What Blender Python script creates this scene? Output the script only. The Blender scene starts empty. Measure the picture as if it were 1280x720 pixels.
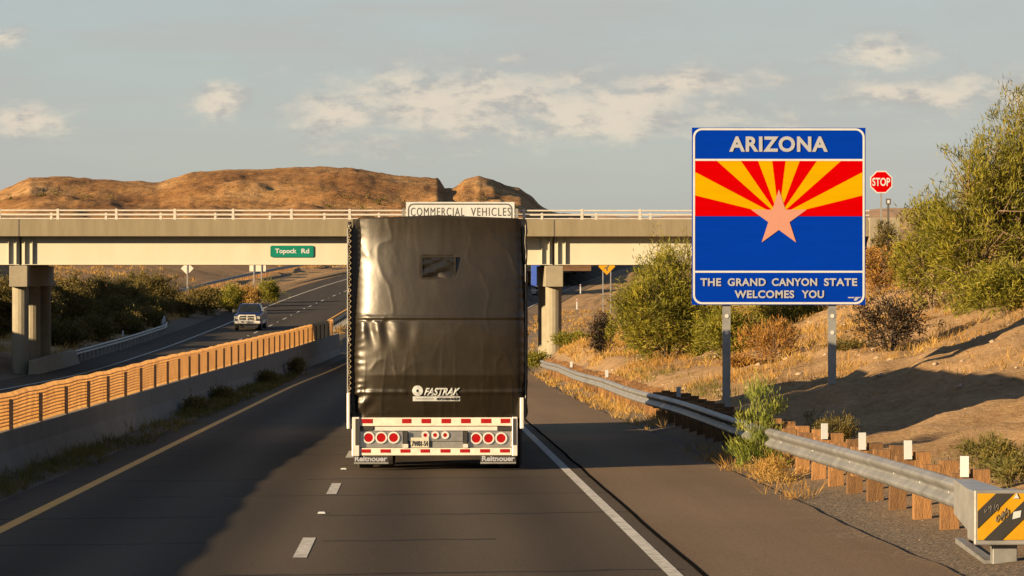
import bpy, math, random
import numpy as np
from mathutils import Vector, Matrix

random.seed(7)
rng = np.random.default_rng(11)
S = bpy.context.scene
COL = S.collection

# ------------------------------------------------------------------ camera
F = 4050.0                       # focal length in pixels of the 1280 wide photograph
YAW, PITCH, CAMZ = math.radians(1.697), math.radians(0.283), 2.35
cam = bpy.data.cameras.new('camera')
cam.sensor_width = 36.0
cam.lens = F / 1280 * 36.0
cam.clip_start, cam.clip_end = 0.5, 60000
co = bpy.data.objects.new('camera', cam)
COL.objects.link(co)
co.location = (0, 0, CAMZ)
co.rotation_euler = (math.radians(90) - PITCH, 0, -YAW)
S.camera = co
_f = Vector((math.sin(YAW) * math.cos(PITCH), math.cos(YAW) * math.cos(PITCH), -math.sin(PITCH)))
_r = Vector((math.cos(YAW), -math.sin(YAW), 0))
_u = _r.cross(_f)

def P(px, py, Y):
    """place at distance Y (metres down the road) seen at a pixel of the 1280x720 photograph"""
    d = _f + _r * ((px - 640) / F) - _u * ((py - 360) / F)
    t = Y / d.y
    return Vector((0, 0, CAMZ)) + d * t

# ------------------------------------------------------------------ sun, sky, exposure
SUN_EL = math.radians(13.6)
SUN_AZ = math.radians(57.0)      # light travels forward and to the right
ldir = Vector((math.sin(SUN_AZ) * math.cos(SUN_EL), math.cos(SUN_AZ) * math.cos(SUN_EL), -math.sin(SUN_EL)))
sl = bpy.data.lights.new('sun', 'SUN')
sl.energy = 5.0
sl.angle = math.radians(0.5)
sl.color = (1.0, 0.72, 0.40)
so = bpy.data.objects.new('sun', sl)
COL.objects.link(so)
so.rotation_euler = ldir.to_track_quat('-Z', 'Y').to_euler()

W = bpy.data.worlds.new('World')
S.world = W
W.use_nodes = True
def build_world():
    nt = W.node_tree
    nt.nodes.clear()
    N, L = nt.nodes.new, nt.links.new
    out = N('ShaderNodeOutputWorld')
    bg = N('ShaderNodeBackground')
    bg.inputs['Strength'].default_value = 0.05
    sky = N('ShaderNodeTexSky')
    sky.sky_type = 'NISHITA'
    sky.sun_disc = False
    sky.sun_elevation = SUN_EL
    sky.sun_rotation = math.atan2(-ldir.x, -ldir.y)
    sky.air_density = 1.0
    sky.dust_density = 1.0
    sky.ozone_density = 1.6
    tc = N('ShaderNodeTexCoord')
    sep = N('ShaderNodeSeparateXYZ')
    L(tc.outputs['Generated'], sep.inputs[0])
    def M(op, a, b=None, c=None):
        n = N('ShaderNodeMath'); n.operation = op
        for i, v in enumerate((a, b, c)):
            if v is None: continue
            if isinstance(v, (int, float)): n.inputs[i].default_value = v
            else: L(v, n.inputs[i])
        return n.outputs[0]
    az = M('ARCTAN2', sep.outputs['X'], sep.outputs['Y'])
    el = M('ARCSINE', sep.outputs['Z'])
    cmb = N('ShaderNodeCombineXYZ')
    L(az, cmb.inputs[0]); L(M('MULTIPLY', el, 2.1), cmb.inputs[1])
    def noise(scale, detail, rough, off, dist=0.0):
        mp = N('ShaderNodeMapping'); mp.inputs['Location'].default_value = off
        L(cmb.outputs[0], mp.inputs['Vector'])
        n = N('ShaderNodeTexNoise'); n.inputs['Scale'].default_value = scale
        n.inputs['Detail'].default_value = detail; n.inputs['Roughness'].default_value = rough
        n.inputs['Distortion'].default_value = dist
        L(mp.outputs[0], n.inputs['Vector'])
        return n.outputs['Fac']
    def ramp(v, lo, hi):
        m = N('ShaderNodeMapRange'); m.interpolation_type = 'SMOOTHSTEP'
        m.inputs['From Min'].default_value = lo; m.inputs['From Max'].default_value = hi
        L(v, m.inputs['Value']); return m.outputs['Result']
    # cloud banks (azimuth, elevation, half widths), in radians: low cumulus over the desert
    def bank(a, e, wa, we):
        da = M('DIVIDE', M('SUBTRACT', az, a), wa)
        de = M('DIVIDE', M('SUBTRACT', el, e), we)
        return M('SUBTRACT', 1.0, M('SQRT', M('ADD', M('MULTIPLY', da, da), M('MULTIPLY', de, de))))
    px = lambda x: (x - 520) / F
    py = lambda y: (340 - y) / F
    banks = [bank(px(560), py(130), .064, .0165), bank(px(425), py(145), .026, .012), bank(px(720), py(132), .085, .0155), bank(px(275), py(135), .013, .010),
             bank(px(40), py(153), .022, .0085), bank(px(5), py(52), .012, .005), bank(px(870), py(108), .035, .007), bank(px(1105), py(68), .018, .009),
             bank(px(1150), py(120), .03, .008), bank(px(1270), py(120), .02, .009), bank(px(-260), py(120), .05, .014), bank(px(1600), py(120), .06, .015)]
    m = banks[0]
    for b in banks[1:]: m = M('MAXIMUM', m, b)
    n1 = noise(46.0, 8.0, .6, (3.1, 1.7, 0), .25)
    cum = ramp(M('ADD', M('MULTIPLY', m, .75), M('MULTIPLY', M('SUBTRACT', n1, .5), 2.0)), -.06, .74)
    lit = ramp(M('ADD', noise(70.0, 7.0, .6, (5.2, 9.3, 0), .1), M('MULTIPLY', m, .12)), .44, .64)
    veil = ramp(noise(11.0, 5.0, .55, (0.3, 4.0, 2.0), .1), .36, .68)
    streak_c = N('ShaderNodeCombineXYZ')
    L(M('MULTIPLY', az, .35), streak_c.inputs[0]); L(M('MULTIPLY', el, 4.0), streak_c.inputs[1])
    sn = N('ShaderNodeTexNoise'); sn.inputs['Scale'].default_value = 24.0; sn.inputs['Detail'].default_value = 5.0
    L(streak_c.outputs[0], sn.inputs['Vector'])
    streak = ramp(sn.outputs['Fac'], .44, .66)
    def mix(fac, a, b):
        n = N('ShaderNodeMix'); n.data_type = 'RGBA'
        if isinstance(fac, (int, float)): n.inputs[0].default_value = fac
        else: L(fac, n.inputs[0])
        for i, v in ((6, a), (7, b)):
            if isinstance(v, tuple): n.inputs[i].default_value = v
            else: L(v, n.inputs[i])
        return n.outputs[2]
    g = .725
    haze_c = (2.46 * g, 2.64 * g, 2.80 * g, 1)
    hz = N('ShaderNodeMapRange'); hz.interpolation_type = 'SMOOTHSTEP'
    L(el, hz.inputs['Value'])
    for k_, v_ in (('From Min', .06), ('From Max', .75), ('To Min', .74), ('To Max', .10)): hz.inputs[k_].default_value = v_
    c = mix(hz.outputs['Result'], sky.outputs[0], haze_c)
    low = ramp(el, .7, .1)
    c = mix(M('MULTIPLY', M('MULTIPLY', veil, low), .55), c, (3.0 * g, 3.0 * g, 2.88 * g, 1))
    c = mix(M('MULTIPLY', M('MULTIPLY', streak, low), .45), c, (3.15 * g, 3.08 * g, 2.9 * g, 1))
    cl = mix(lit, (3.05 * g, 2.9 * g, 2.72 * g, 1), (5.4 * g, 4.6 * g, 3.6 * g, 1))
    c = mix(M('MULTIPLY', cum, .74), c, cl)
    L(c, bg.inputs['Color'])
    L(bg.outputs[0], out.inputs[0])
build_world()
S.view_settings.view_transform = 'Standard'
S.view_settings.look = 'None'
S.view_settings.gamma = 1.0
S.view_settings.exposure = 2.1
S.cycles.max_bounces = 6
S.cycles.use_denoising = True

# ------------------------------------------------------------------ curves of the place
def pchip(xk, yk):
    xk = np.asarray(xk, float); yk = np.asarray(yk, float)
    h = np.diff(xk); d = np.diff(yk) / h
    m = np.zeros_like(yk)
    m[0], m[-1] = d[0], d[-1]
    for i in range(1, len(xk) - 1):
        if d[i - 1] * d[i] > 0:
            w1, w2 = 2 * h[i] + h[i - 1], h[i] + 2 * h[i - 1]
            m[i] = (w1 + w2) / (w1 / d[i - 1] + w2 / d[i])
    def f(x):
        x = np.asarray(x, float)
        i = np.clip(np.searchsorted(xk, x) - 1, 0, len(xk) - 2)
        t = (x - xk[i]) / h[i]
        return ((1 + 2 * t) * (1 - t) ** 2 * yk[i] + t * (1 - t) ** 2 * h[i] * m[i]
                + t * t * (3 - 2 * t) * yk[i + 1] + t * t * (t - 1) * h[i] * m[i + 1])
    return f

zr = pchip([-300, 0, 60, 120, 170, 220, 280, 355, 394, 470, 577, 700, 1000, 1500, 4000, 9000],
           [4.8, 0, -.963, -1.926, -2.6, -2.85, -2.5, -1.6, -1.05, .35, 2.8, 5.6, 11, 19, 22, 22])
zl = pchip([-300, 0, 60, 110, 142, 170, 205, 240, 300, 359, 450, 577, 700, 1000, 1500, 4000, 9000],
           [4.5, -.3, -1.25, -2.2, -2.75, -2.95, -2.65, -1.98, -.2, 1.46, 3.6, 6, 8, 12, 19, 22, 22])
def cx(D):
    D = np.asarray(D, float)
    a = np.clip(D - 100, 0, 600)
    return a * a / 6579.0 + np.clip(D - 700, 0, None) * 0.12

def hash2(ix, iy, seed):
    n = (ix.astype(np.int64) * 374761393 + iy.astype(np.int64) * 668265263 + seed * 1442695) & 0x7fffffff
    n = ((n ^ (n >> 13)) * 1274126177) & 0x7fffffff
    return ((n ^ (n >> 16)) & 0xffff) / 65535.0
def vnoise(x, y, seed=0):
    x = np.asarray(x, float); y = np.asarray(y, float)
    ix, iy = np.floor(x), np.floor(y)
    fx, fy = x - ix, y - iy
    fx = fx * fx * (3 - 2 * fx); fy = fy * fy * (3 - 2 * fy)
    a = hash2(ix, iy, seed); b = hash2(ix + 1, iy, seed); c = hash2(ix, iy + 1, seed); d = hash2(ix + 1, iy + 1, seed)
    return (a * (1 - fx) + b * fx) * (1 - fy) + (c * (1 - fx) + d * fx) * fy
def fbm(x, y, oct=4, seed=0):
    s, a, t = 0, .5, 0
    for o in range(oct):
        s = s + a * (vnoise(x * 2 ** o, y * 2 ** o, seed + o * 17) - .5); t += a; a *= .5
    return s / t * 2

ii = lambda D, xs, ys: np.interp(D, xs, ys)
def ground_rel(x, D):
    """height of the terrain at x' (metres right of the road's own line) and D"""
    x = np.asarray(x, float); D = np.asarray(D, float)
    R, Lz = zr(D), zl(D)
    t = ii(D, [20, 40, 72, 110, 150, 185, 230, 300], [.12, .2, .45, .95, 1.3, 1.1, .35, .2])
    sc = ii(D, [0, 60, 180, 215, 260, 700, 1500], [.9, 1, 1, .45, .12, .1, .4])
    bank = ii(D, [-300, 0, 155, 176, 190, 230, 300, 400], [5.6, 5.6, 5.4, 3.4, 1.3, .7, .05, .05])
    up = ii(D, [-300, 0, 170, 260, 330, 420, 600, 1000], [6, 6, 6, 3.5, 4.5, 7.0, 5, 1])
    bank2 = ii(D, [-300, 0, 160, 235, 262, 290, 400], [6.5, 6.5, 6.6, 7.2, 6.6, 1.6, 1.5])
    X = [-1500, -400, -120, -60, -39, -31, -27, -22.5, -21.2, -9.2, -7.0, -6.2, -5.0, 5.0, 5.7, 7.2, 10, 15, 22, 32, 80, 400, 1500]
    Z = [Lz + up * 1.5, Lz + up * 1.4, Lz + up * 1.2, Lz + np.maximum(bank2, up * .8), Lz + bank2, Lz + bank, Lz + bank * .62, Lz + .1, Lz - .06, Lz - .06, Lz - .1, R, R - .05,
         R - .05, R + .05, R + t, R + t + .45 * sc, R + t + 2.15 * sc, R + t + 4.3 * sc, R + t + 6.1 * sc, R + t + 6.6 * sc, R + t + 7 * sc, R + t + 9 * sc]
    z = np.zeros(np.broadcast(x, D).shape); x = np.broadcast_to(x, z.shape)
    for i in range(len(X) - 1):
        k = (x >= X[i]) & (x <= X[i + 1])
        w = (x - X[i]) / (X[i + 1] - X[i])
        z = np.where(k, Z[i] * (1 - w) + Z[i + 1] * w, z)
    off = np.clip(np.maximum(x - 6.5, -22.8 - x) / 3.0, 0, 1)
    mid = ((x > -8.9) & (x < -7.1)) * .0
    Xw = x + cx(D)
    z = z + off * (fbm(Xw * .22, D * .16, 4, 3) * .55 + fbm(Xw * 1.3, D * 1.1, 4, 9) * .20) * ii(D, [0, 300, 700], [1, 1, 2.5])
    return z + mid
def ground_at(X, D):
    return float(ground_rel(np.array([X - float(cx(D))]), np.array([float(D)]))[0])

# ------------------------------------------------------------------ materials
KA = .80
def kc(c): return tuple(v * KA for v in c)
def mat(name, col, col2=None, scale=5.0, rough=.7, metal=0.0, bump=0.0, bscale=None, spec=.4, detail=6, contrast=.5, trans=0.0, coords='Object', coat=0.0, stretch=None, raw=False):
    if not raw:
        col = kc(col); col2 = kc(col2) if col2 else None
    m = bpy.data.materials.new(name); m.use_nodes = True
    nt = m.node_tree; N, L = nt.nodes.new, nt.links.new
    b = nt.nodes['Principled BSDF']
    b.inputs['Roughness'].default_value = rough
    b.inputs['Metallic'].default_value = metal
    b.inputs['Specular IOR Level'].default_value = spec
    b.inputs['Coat Weight'].default_value = coat
    tc = N('ShaderNodeTexCoord')
    vec = tc.outputs[coords]
    if stretch:
        mp = N('ShaderNodeMapping'); mp.inputs['Scale'].default_value = stretch
        L(vec, mp.inputs[0]); vec = mp.outputs[0]
    c1 = tuple(col) + (1,)
    c2 = tuple(col2) + (1,) if col2 else tuple(max(0, v * .8) for v in col) + (1,)
    n = N('ShaderNodeTexNoise'); n.inputs['Scale'].default_value = scale; n.inputs['Detail'].default_value = detail; n.inputs['Roughness'].default_value = .62
    L(vec, n.inputs['Vector'])
    r = N('ShaderNodeValToRGB')
    r.color_ramp.elements[0].position = .5 - contrast * .35; r.color_ramp.elements[1].position = .5 + contrast * .35
    r.color_ramp.elements[0].color = c2; r.color_ramp.elements[1].color = c1
    L(n.outputs['Fac'], r.inputs[0])
    L(r.outputs[0], b.inputs['Base Color'])
    if bump:
        bn = N('ShaderNodeTexNoise'); bn.inputs['Scale'].default_value = bscale or scale * 6; bn.inputs['Detail'].default_value = 5
        L(vec, bn.inputs['Vector'])
        bp = N('ShaderNodeBump'); bp.inputs['Strength'].default_value = bump; bp.inputs['Distance'].default_value = .03
        L(bn.outputs['Fac'], bp.inputs['Height']); L(bp.outputs[0], b.inputs['Normal'])
    if trans:
        t = N('ShaderNodeBsdfTranslucent'); L(r.outputs[0], t.inputs['Color'])
        mx = N('ShaderNodeMixShader'); mx.inputs[0].default_value = trans
        L(b.outputs[0], mx.inputs[1]); L(t.outputs[0], mx.inputs[2])
        L(mx.outputs[0], nt.nodes['Material Output'].inputs[0])
    return m

def asphalt(name, base, dark, crack=True, edge=False, paths=False):
    base, dark = kc(base), kc(dark)
    m = bpy.data.materials.new(name); m.use_nodes = True
    nt = m.node_tree; N, L = nt.nodes.new, nt.links.new
    b = nt.nodes['Principled BSDF']; b.inputs['Roughness'].default_value = .92; b.inputs['Specular IOR Level'].default_value = .08
    tc = N('ShaderNodeTexCoord'); v = tc.outputs['Object']
    def noise(scale, detail, st=(1, 1, 1)):
        mp = N('ShaderNodeMapping'); mp.inputs['Scale'].default_value = st; L(v, mp.inputs[0])
        n = N('ShaderNodeTexNoise'); n.inputs['Scale'].default_value = scale; n.inputs['Detail'].default_value = detail
        L(mp.outputs[0], n.inputs['Vector']); return n.outputs['Fac']
    def mth(op, a, c=None, d=None):
        n = N('ShaderNodeMath'); n.operation = op
        for i, q in enumerate((a, c, d)):
            if q is None: continue
            if isinstance(q, (int, float)): n.inputs[i].default_value = q
            else: L(q, n.inputs[i])
        return n.outputs[0]
    big = noise(.35, 5, (1, .22, 1)); fine = noise(28, 6); track = noise(.9, 2, (1, .008, 1))
    f = mth('ADD', mth('MULTIPLY', big, .5), mth('ADD', mth('MULTIPLY', fine, .62), mth('MULTIPLY', track, .55)))
    r = N('ShaderNodeValToRGB'); L(f, r.inputs[0])
    r.color_ramp.elements[0].position = .60; r.color_ramp.elements[0].color = tuple(dark) + (1,)
    r.color_ramp.elements[1].position = 1.08; r.color_ramp.elements[1].color = tuple(base) + (1,)
    colr = r.outputs[0]
    if crack:
        s = N('ShaderNodeSeparateXYZ'); L(v, s.inputs[0])
        wob = mth('MULTIPLY', mth('SUBTRACT', noise(1.3, 4), .5), .5)
        yy = mth('ADD', mth('ADD', s.outputs['Y'], wob), mth('MULTIPLY', s.outputs['X'], -.16))
        fr = mth('ABSOLUTE', mth('SUBTRACT', mth('FRACT', mth('DIVIDE', yy, 4.7)), .5))
        ln = mth('LESS_THAN', fr, .016)
        br = mth('GREATER_THAN', noise(.5, 3), .44)
        k = mth('MULTIPLY', mth('MULTIPLY', ln, br), .85)
        mx = N('ShaderNodeMix'); mx.data_type = 'RGBA'; L(k, mx.inputs[0]); L(colr, mx.inputs[6]); mx.inputs[7].default_value = (.008, .0075, .007, 1)
        colr = mx.outputs[2]
    if paths:                                  # polished wheel paths and drip stains of the two lanes
        sx_ = N('ShaderNodeSeparateXYZ'); L(v, sx_.inputs[0])
        cs = mth('MULTIPLY', mth('COSINE', mth('MULTIPLY', mth('ADD', sx_.outputs['X'], .25), 2 * math.pi / 1.8)), mth('ADD', .25, mth('MULTIPLY', noise(.25, 4, (1, .15, 1)), .6)))
        mr = N('ShaderNodeMapRange'); mr.inputs['From Min'].default_value = -.6; mr.inputs['From Max'].default_value = .6; mr.inputs['To Min'].default_value = 1.34; mr.inputs['To Max'].default_value = .66
        L(cs, mr.inputs['Value'])
        mx = N('ShaderNodeMix'); mx.data_type = 'RGBA'; mx.blend_type = 'MULTIPLY'; mx.inputs[0].default_value = 1.0; L(colr, mx.inputs[6]); L(mr.outputs['Result'], mx.inputs[7]); colr = mx.outputs[2]
    if edge:                                   # gravel spilt over the outer edge of the shoulder
        at_ = N('ShaderNodeAttribute'); at_.attribute_name = 'edge'
        gn = noise(16, 6); gp = noise(1.1, 5)
        mr = N('ShaderNodeMapRange'); mr.interpolation_type = 'SMOOTHSTEP'; mr.inputs['From Min'].default_value = .78; mr.inputs['From Max'].default_value = 1.25
        L(mth('ADD', mth('ADD', at_.outputs['Fac'], mth('MULTIPLY', mth('SUBTRACT', gp, .5), .9)), mth('MULTIPLY', mth('SUBTRACT', gn, .5), 1.0)), mr.inputs['Value'])
        gr = N('ShaderNodeValToRGB'); L(noise(22, 5), gr.inputs[0])
        for e_, (p_, c_) in zip(gr.color_ramp.elements, ((.38, (.06, .045, .032)), (.68, (.26, .195, .135)))): e_.position = p_; e_.color = kc(c_) + (1,)
        mx = N('ShaderNodeMix'); mx.data_type = 'RGBA'; L(mr.outputs['Result'], mx.inputs[0]); L(colr, mx.inputs[6]); L(gr.outputs[0], mx.inputs[7]); colr = mx.outputs[2]
    L(colr, b.inputs['Base Color'])
    bp = N('ShaderNodeBump'); bp.inputs['Strength'].default_value = .35; bp.inputs['Distance'].default_value = .012
    L(fine, bp.inputs['Height']); L(bp.outputs[0], b.inputs['Normal'])
    return m

def soil(name):
    """ground: gravel beside the pavement, tan and rusty desert soil elsewhere (zone painted per vertex by soil kind)"""
    m = bpy.data.materials.new(name); m.use_nodes = True
    nt = m.node_tree; N, L = nt.nodes.new, nt.links.new
    b = nt.nodes['Principled BSDF']; b.inputs['Roughness'].default_value = .95; b.inputs['Specular IOR Level'].default_value = .1
    tc = N('ShaderNodeTexCoord'); v = tc.outputs['Object']
    def noise(scale, detail=6, rough=.6):
        n = N('ShaderNodeTexNoise'); n.inputs['Scale'].default_value = scale; n.inputs['Detail'].default_value = detail; n.inputs['Roughness'].default_value = rough
        L(v, n.inputs['Vector']); return n.outputs['Fac']
    def ramp(f, stops):
        r = N('ShaderNodeValToRGB'); L(f, r.inputs[0])
        while len(r.color_ramp.elements) < len(stops): r.color_ramp.elements.new(.5)
        for e, (p, c) in zip(r.color_ramp.elements, stops): e.position = p; e.color = kc(c) + (1,)
        return r.outputs[0]
    def mix(f, a, c):
        n = N('ShaderNodeMix'); n.data_type = 'RGBA'; L(f, n.inputs[0]); L(a, n.inputs[6]); L(c, n.inputs[7]); return n.outputs[2]
    dirt = ramp(noise(.5, 8, .68), [(.3, (.13, .070, .028)), (.48, (.22, .135, .062)), (.66, (.31, .21, .118))])
    dirt2 = ramp(noise(7, 6, .7), [(.35, (.085, .050, .025)), (.5, (.235, .152, .076)), (.72, (.38, .285, .18))])
    gravel = ramp(noise(22, 5, .7), [(.35, (.04, .033, .027)), (.52, (.105, .086, .069)), (.74, (.25, .205, .16))])
    at = N('ShaderNodeAttribute'); at.attribute_name = 'zone'
    a = N('ShaderNodeMix'); a.data_type = 'RGBA'; a.inputs[0].default_value = .45; L(dirt, a.inputs[6]); L(dirt2, a.inputs[7])
    L(mix(at.outputs['Fac'], a.outputs[2], gravel), b.inputs['Base Color'])
    bp = N('ShaderNodeBump'); bp.inputs['Strength'].default_value = .8; bp.inputs['Distance'].default_value = .08
    L(noise(9, 8, .7), bp.inputs['Height']); L(bp.outputs[0], b.inputs['Normal'])
    return m

def leafmat(name, c1, c2, c3, trans=.25, scale=2.2):
    m = bpy.data.materials.new(name); m.use_nodes = True
    nt = m.node_tree; N, L = nt.nodes.new, nt.links.new
    b = nt.nodes['Principled BSDF']; b.inputs['Roughness'].default_value = .65; b.inputs['Specular IOR Level'].default_value = .25
    tc = N('ShaderNodeTexCoord')
    n = N('ShaderNodeTexNoise'); n.inputs['Scale'].default_value = scale; n.inputs['Detail'].default_value = 5; n.inputs['Roughness'].default_value = .75
    L(tc.outputs['Object'], n.inputs['Vector'])
    r = N('ShaderNodeValToRGB'); L(n.outputs['Fac'], r.inputs[0])
    r.color_ramp.elements.new(.5)
    for e, (p, c) in zip(r.color_ramp.elements, ((.34, c1), (.5, c2), (.66, c3))): e.position = p; e.color = kc(c) + (1,)
    L(r.outputs[0], b.inputs['Base Color'])
    t = N('ShaderNodeBsdfTranslucent'); L(r.outputs[0], t.inputs['Color'])
    mx = N('ShaderNodeMixShader'); mx.inputs[0].default_value = trans
    L(b.outputs[0], mx.inputs[1]); L(t.outputs[0], mx.inputs[2]); L(mx.outputs[0], nt.nodes['Material Output'].inputs[0])
    return m

M = {}
M['road'] = asphalt('asphalt', (.056, .043, .0315), (.027, .022, .0165), True, False, True)
M['road2'] = asphalt('asphalt_oncoming', (.048, .039, .031), (.024, .021, .018))
M['shoulder'] = asphalt('asphalt_shoulder', (.150, .106, .068), (.072, .050, .032), False, True)
M['ramp'] = asphalt('asphalt_ramp', (.075, .062, .048), (.048, .040, .031), False)
M['soil'] = soil('desert_soil')
M['white_paint'] = mat('road_white', (.50, .49, .46), (.16, .15, .135), 9, .8, contrast=.75, spec=.1)
M['yellow_paint'] = mat('road_yellow', (.66, .31, .008), (.40, .18, .006), 5, .7, contrast=.7)
M['tar'] = mat('tar_seal', (.006, .006, .006), (.010, .009, .008), 4, .95, spec=0)
M['concrete'] = mat('concrete', (0.2012, 0.1817, 0.138), (0.1323, 0.1173, 0.08625), 1.4, .9, bump=.15, contrast=.8)
M['fascia'] = mat('weathered_concrete', (0.135, 0.1187, 0.0825), (0.0825, 0.0675, 0.04125), 1.6, .9, bump=.12, contrast=.9, raw=True, stretch=(1.2, 1, .18))
M['concrete_wall'] = mat('concrete_barrier', (.155, .135, .115), (.09, .08, .068), .9, .9, bump=.15, contrast=.9)
M['girder'] = mat('cream_paint', (0.288, 0.2842, 0.2406), (0.2496, 0.2406, 0.192), .9, .6, contrast=1.0, spec=.2, raw=True, stretch=(1, 1, .35))
M['galv'] = mat('galvanised', (.22, .225, .23), (.15, .155, .16), 3, .45, metal=.5, bump=.05, raw=True)
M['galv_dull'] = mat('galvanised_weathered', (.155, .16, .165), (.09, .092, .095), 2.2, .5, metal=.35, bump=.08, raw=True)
M['rail'] = mat('painted_rail', (.42, .40, .36), (.34, .32, .29), 4, .5, metal=.25)
M['wood'] = mat('guardrail_wood', (.25, .125, .04), (.085, .04, .015), 3, .85, bump=.5, contrast=.8, stretch=(6, 6, 1))
def per_object(m, lo=.7, hi=1.25):
    nt = m.node_tree; b = nt.nodes['Principled BSDF']; src = b.inputs['Base Color'].links[0].from_socket
    oi = nt.nodes.new('ShaderNodeObjectInfo'); mr = nt.nodes.new('ShaderNodeMapRange'); mr.inputs['To Min'].default_value = lo; mr.inputs['To Max'].default_value = hi
    nt.links.new(oi.outputs['Random'], mr.inputs['Value'])
    mx = nt.nodes.new('ShaderNodeMix'); mx.data_type = 'RGBA'; mx.blend_type = 'MULTIPLY'; mx.inputs[0].default_value = 1.0
    nt.links.new(src, mx.inputs[6]); nt.links.new(mr.outputs['Result'], mx.inputs[7]); nt.links.new(mx.outputs[2], b.inputs['Base Color'])
per_object(M['wood'], .5, 1.15)
M['slat'] = mat('tan_slat', (.66, .51, .31), (.52, .385, .22), 2.0, .6, trans=.75, raw=True)
M['fpost'] = mat('fence_post', (.22, .17, .115), (.13, .10, .065), 6, .7, raw=True)
M['black_vinyl'] = mat('black_vinyl', (.017, .0125, .007), (.005, .004, .0025), 1.6, .42, bump=.05, bscale=14, spec=.34, coat=.16, contrast=.8)
M['black_vinyl'].node_tree.nodes['Principled BSDF'].inputs['Coat Roughness'].default_value = .24
M['vinyl_window'] = mat('clear_black_vinyl', (.006, .0055, .005), (.010, .009, .008), 9, .18, spec=.45)
M['rope'] = mat('rope', (.22, .17, .10), (.12, .09, .05), 20, .8, raw=True)
M['alum'] = mat('aluminium', (.72, .70, .66), (.60, .58, .55), 5, .38, metal=.55)
M['alum_shiny'] = mat('aluminium_bright', (.62, .61, .59), (.42, .42, .41), 6, .25, metal=.85)
M['chrome'] = mat('chrome', (.75, .75, .74), (.65, .65, .64), 6, .15, metal=1)
M['rubber'] = mat('tyre_rubber', (.018, .017, .016), (.03, .027, .024), 8, .85)
M['black'] = mat('black_paint', (.015, .015, .015), (.022, .02, .019), 5, .5)
M['dark'] = mat('dark_steel', (.04, .037, .034), (.06, .054, .048), 5, .65)
M['red_lens'] = mat('red_lens', (.20, .002, .003), (.13, .0015, .002), 30, .35, spec=.2, raw=True)
M['red_tape'] = mat('red_tape', (.19, .004, .005), (.13, .003, .004), 20, .6, spec=.1, raw=True)
M['white_tape'] = mat('white_tape', (.46, .44, .39), (.37, .35, .31), 12, .45)
M['white'] = mat('white_sign', (0.276, 0.3, 0.324), (0.24, 0.258, 0.276), 3, .8, spec=.1, raw=True)
M['sign_blue'] = mat('sign_blue', (0.00064, 0.01856, 0.2112), (0.0005376, 0.01559, 0.1774), 3, .9, spec=0, contrast=.8, raw=True, stretch=(.25, 1, 2.6))
M['sign_red'] = mat('sign_red', (0.2368, 0.000256, 0.000768), (0.1989, 0.000215, 0.0006451), 3, .9, spec=0, contrast=.8, raw=True, stretch=(.25, 1, 2.6))
M['sign_yellow'] = mat('sign_yellow', (0.2752, 0.1638, 0.000512), (0.2312, 0.1376, 0.0004301), 3, .9, spec=0, contrast=.8, raw=True, stretch=(.25, 1, 2.6))
M['copper'] = mat('sign_copper', (0.2496, 0.1254, 0.09984), (0.2368, 0.1178, 0.09344), 3, .9, spec=0, contrast=.9, raw=True)
M['letter'] = mat('sign_letter', (0.1856, 0.1984, 0.2368), (0.1664, 0.1792, 0.2112), 6, .9, spec=0, raw=True)
M['sign_green'] = mat('sign_green', (0.00128, 0.096, 0.0704), (0.00128, 0.08704, 0.064), 3, .8, spec=.1, raw=True)
M['sign_back'] = mat('sign_back', (.52, .48, .42), (.43, .40, .35), 3, .5, metal=.25)
M['amber'] = mat('warning_yellow', (0.2752, 0.1536, 0.00512), (0.2304, 0.1216, 0.00512), 5, .8, spec=.1, raw=True)
M['trunk'] = mat('bark', (.17, .115, .07), (.09, .062, .04), 5, .9, bump=.3)
M['trunk_dark'] = mat('dead_bark', (.022, .016, .011), (.012, .009, .007), 6, .95)
M['leaf_pv'] = leafmat('palo_verde_leaf', (.055, .060, .006), (.14, .135, .010), (.27, .225, .022), .35, 1.6)
M['leaf_cr'] = leafmat('creosote_leaf', (.040, .036, .008), (.085, .067, .013), (.16, .112, .022))
M['leaf_gold'] = leafmat('golden_leaf', (.14, .060, .012), (.23, .112, .02), (.31, .17, .036))
M['leaf_dead'] = leafmat('dead_leaf', (.010, .007, .004), (.022, .014, .007), (.05, .026, .010), .1)
M['leaf_green'] = leafmat('fresh_leaf', (.07, .10, .013), (.14, .165, .022), (.23, .235, .045))
M['dry'] = leafmat('dry_grass', (.19, .092, .02), (.30, .175, .04), (.40, .265, .082), .3, .35)
M['weed'] = leafmat('weed_green', (.05, .054, .010), (.105, .092, .018), (.19, .14, .03), .3, .5)
M['stone'] = mat('stone', (.30, .23, .17), (.17, .13, .09), 4, .9)
M['blue_paint'] = mat('blue_car_paint', (.006, .014, .06), (.005, .012, .05), 4, .4, spec=.3, coat=.15)
M['blue_trailer'] = mat('blue_trailer', (.02, .06, .32), (.018, .05, .28), 2, .45)
M['glass'] = mat('car_glass', (.006, .008, .009), (.014, .016, .017), 3, .2, spec=.3)
M['headlamp'] = mat('headlamp_glass', (.20, .195, .18), (.12, .115, .105), 20, .3, spec=.4, raw=True)
M['bright_trim'] = mat('bright_trim', (.42, .41, .38), (.30, .29, .27), 9, .35, metal=.3, raw=True)
M['silver'] = mat('silver_paint', (.5, .49, .46), (.44, .43, .41), 5, .35, metal=.4)
M['plate'] = mat('number_plate', (.36, .35, .31), (.29, .27, .22), 14, .5)
M['ink'] = mat('ink', (.03, .03, .03), (.05, .05, .05), 8, .6)

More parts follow.
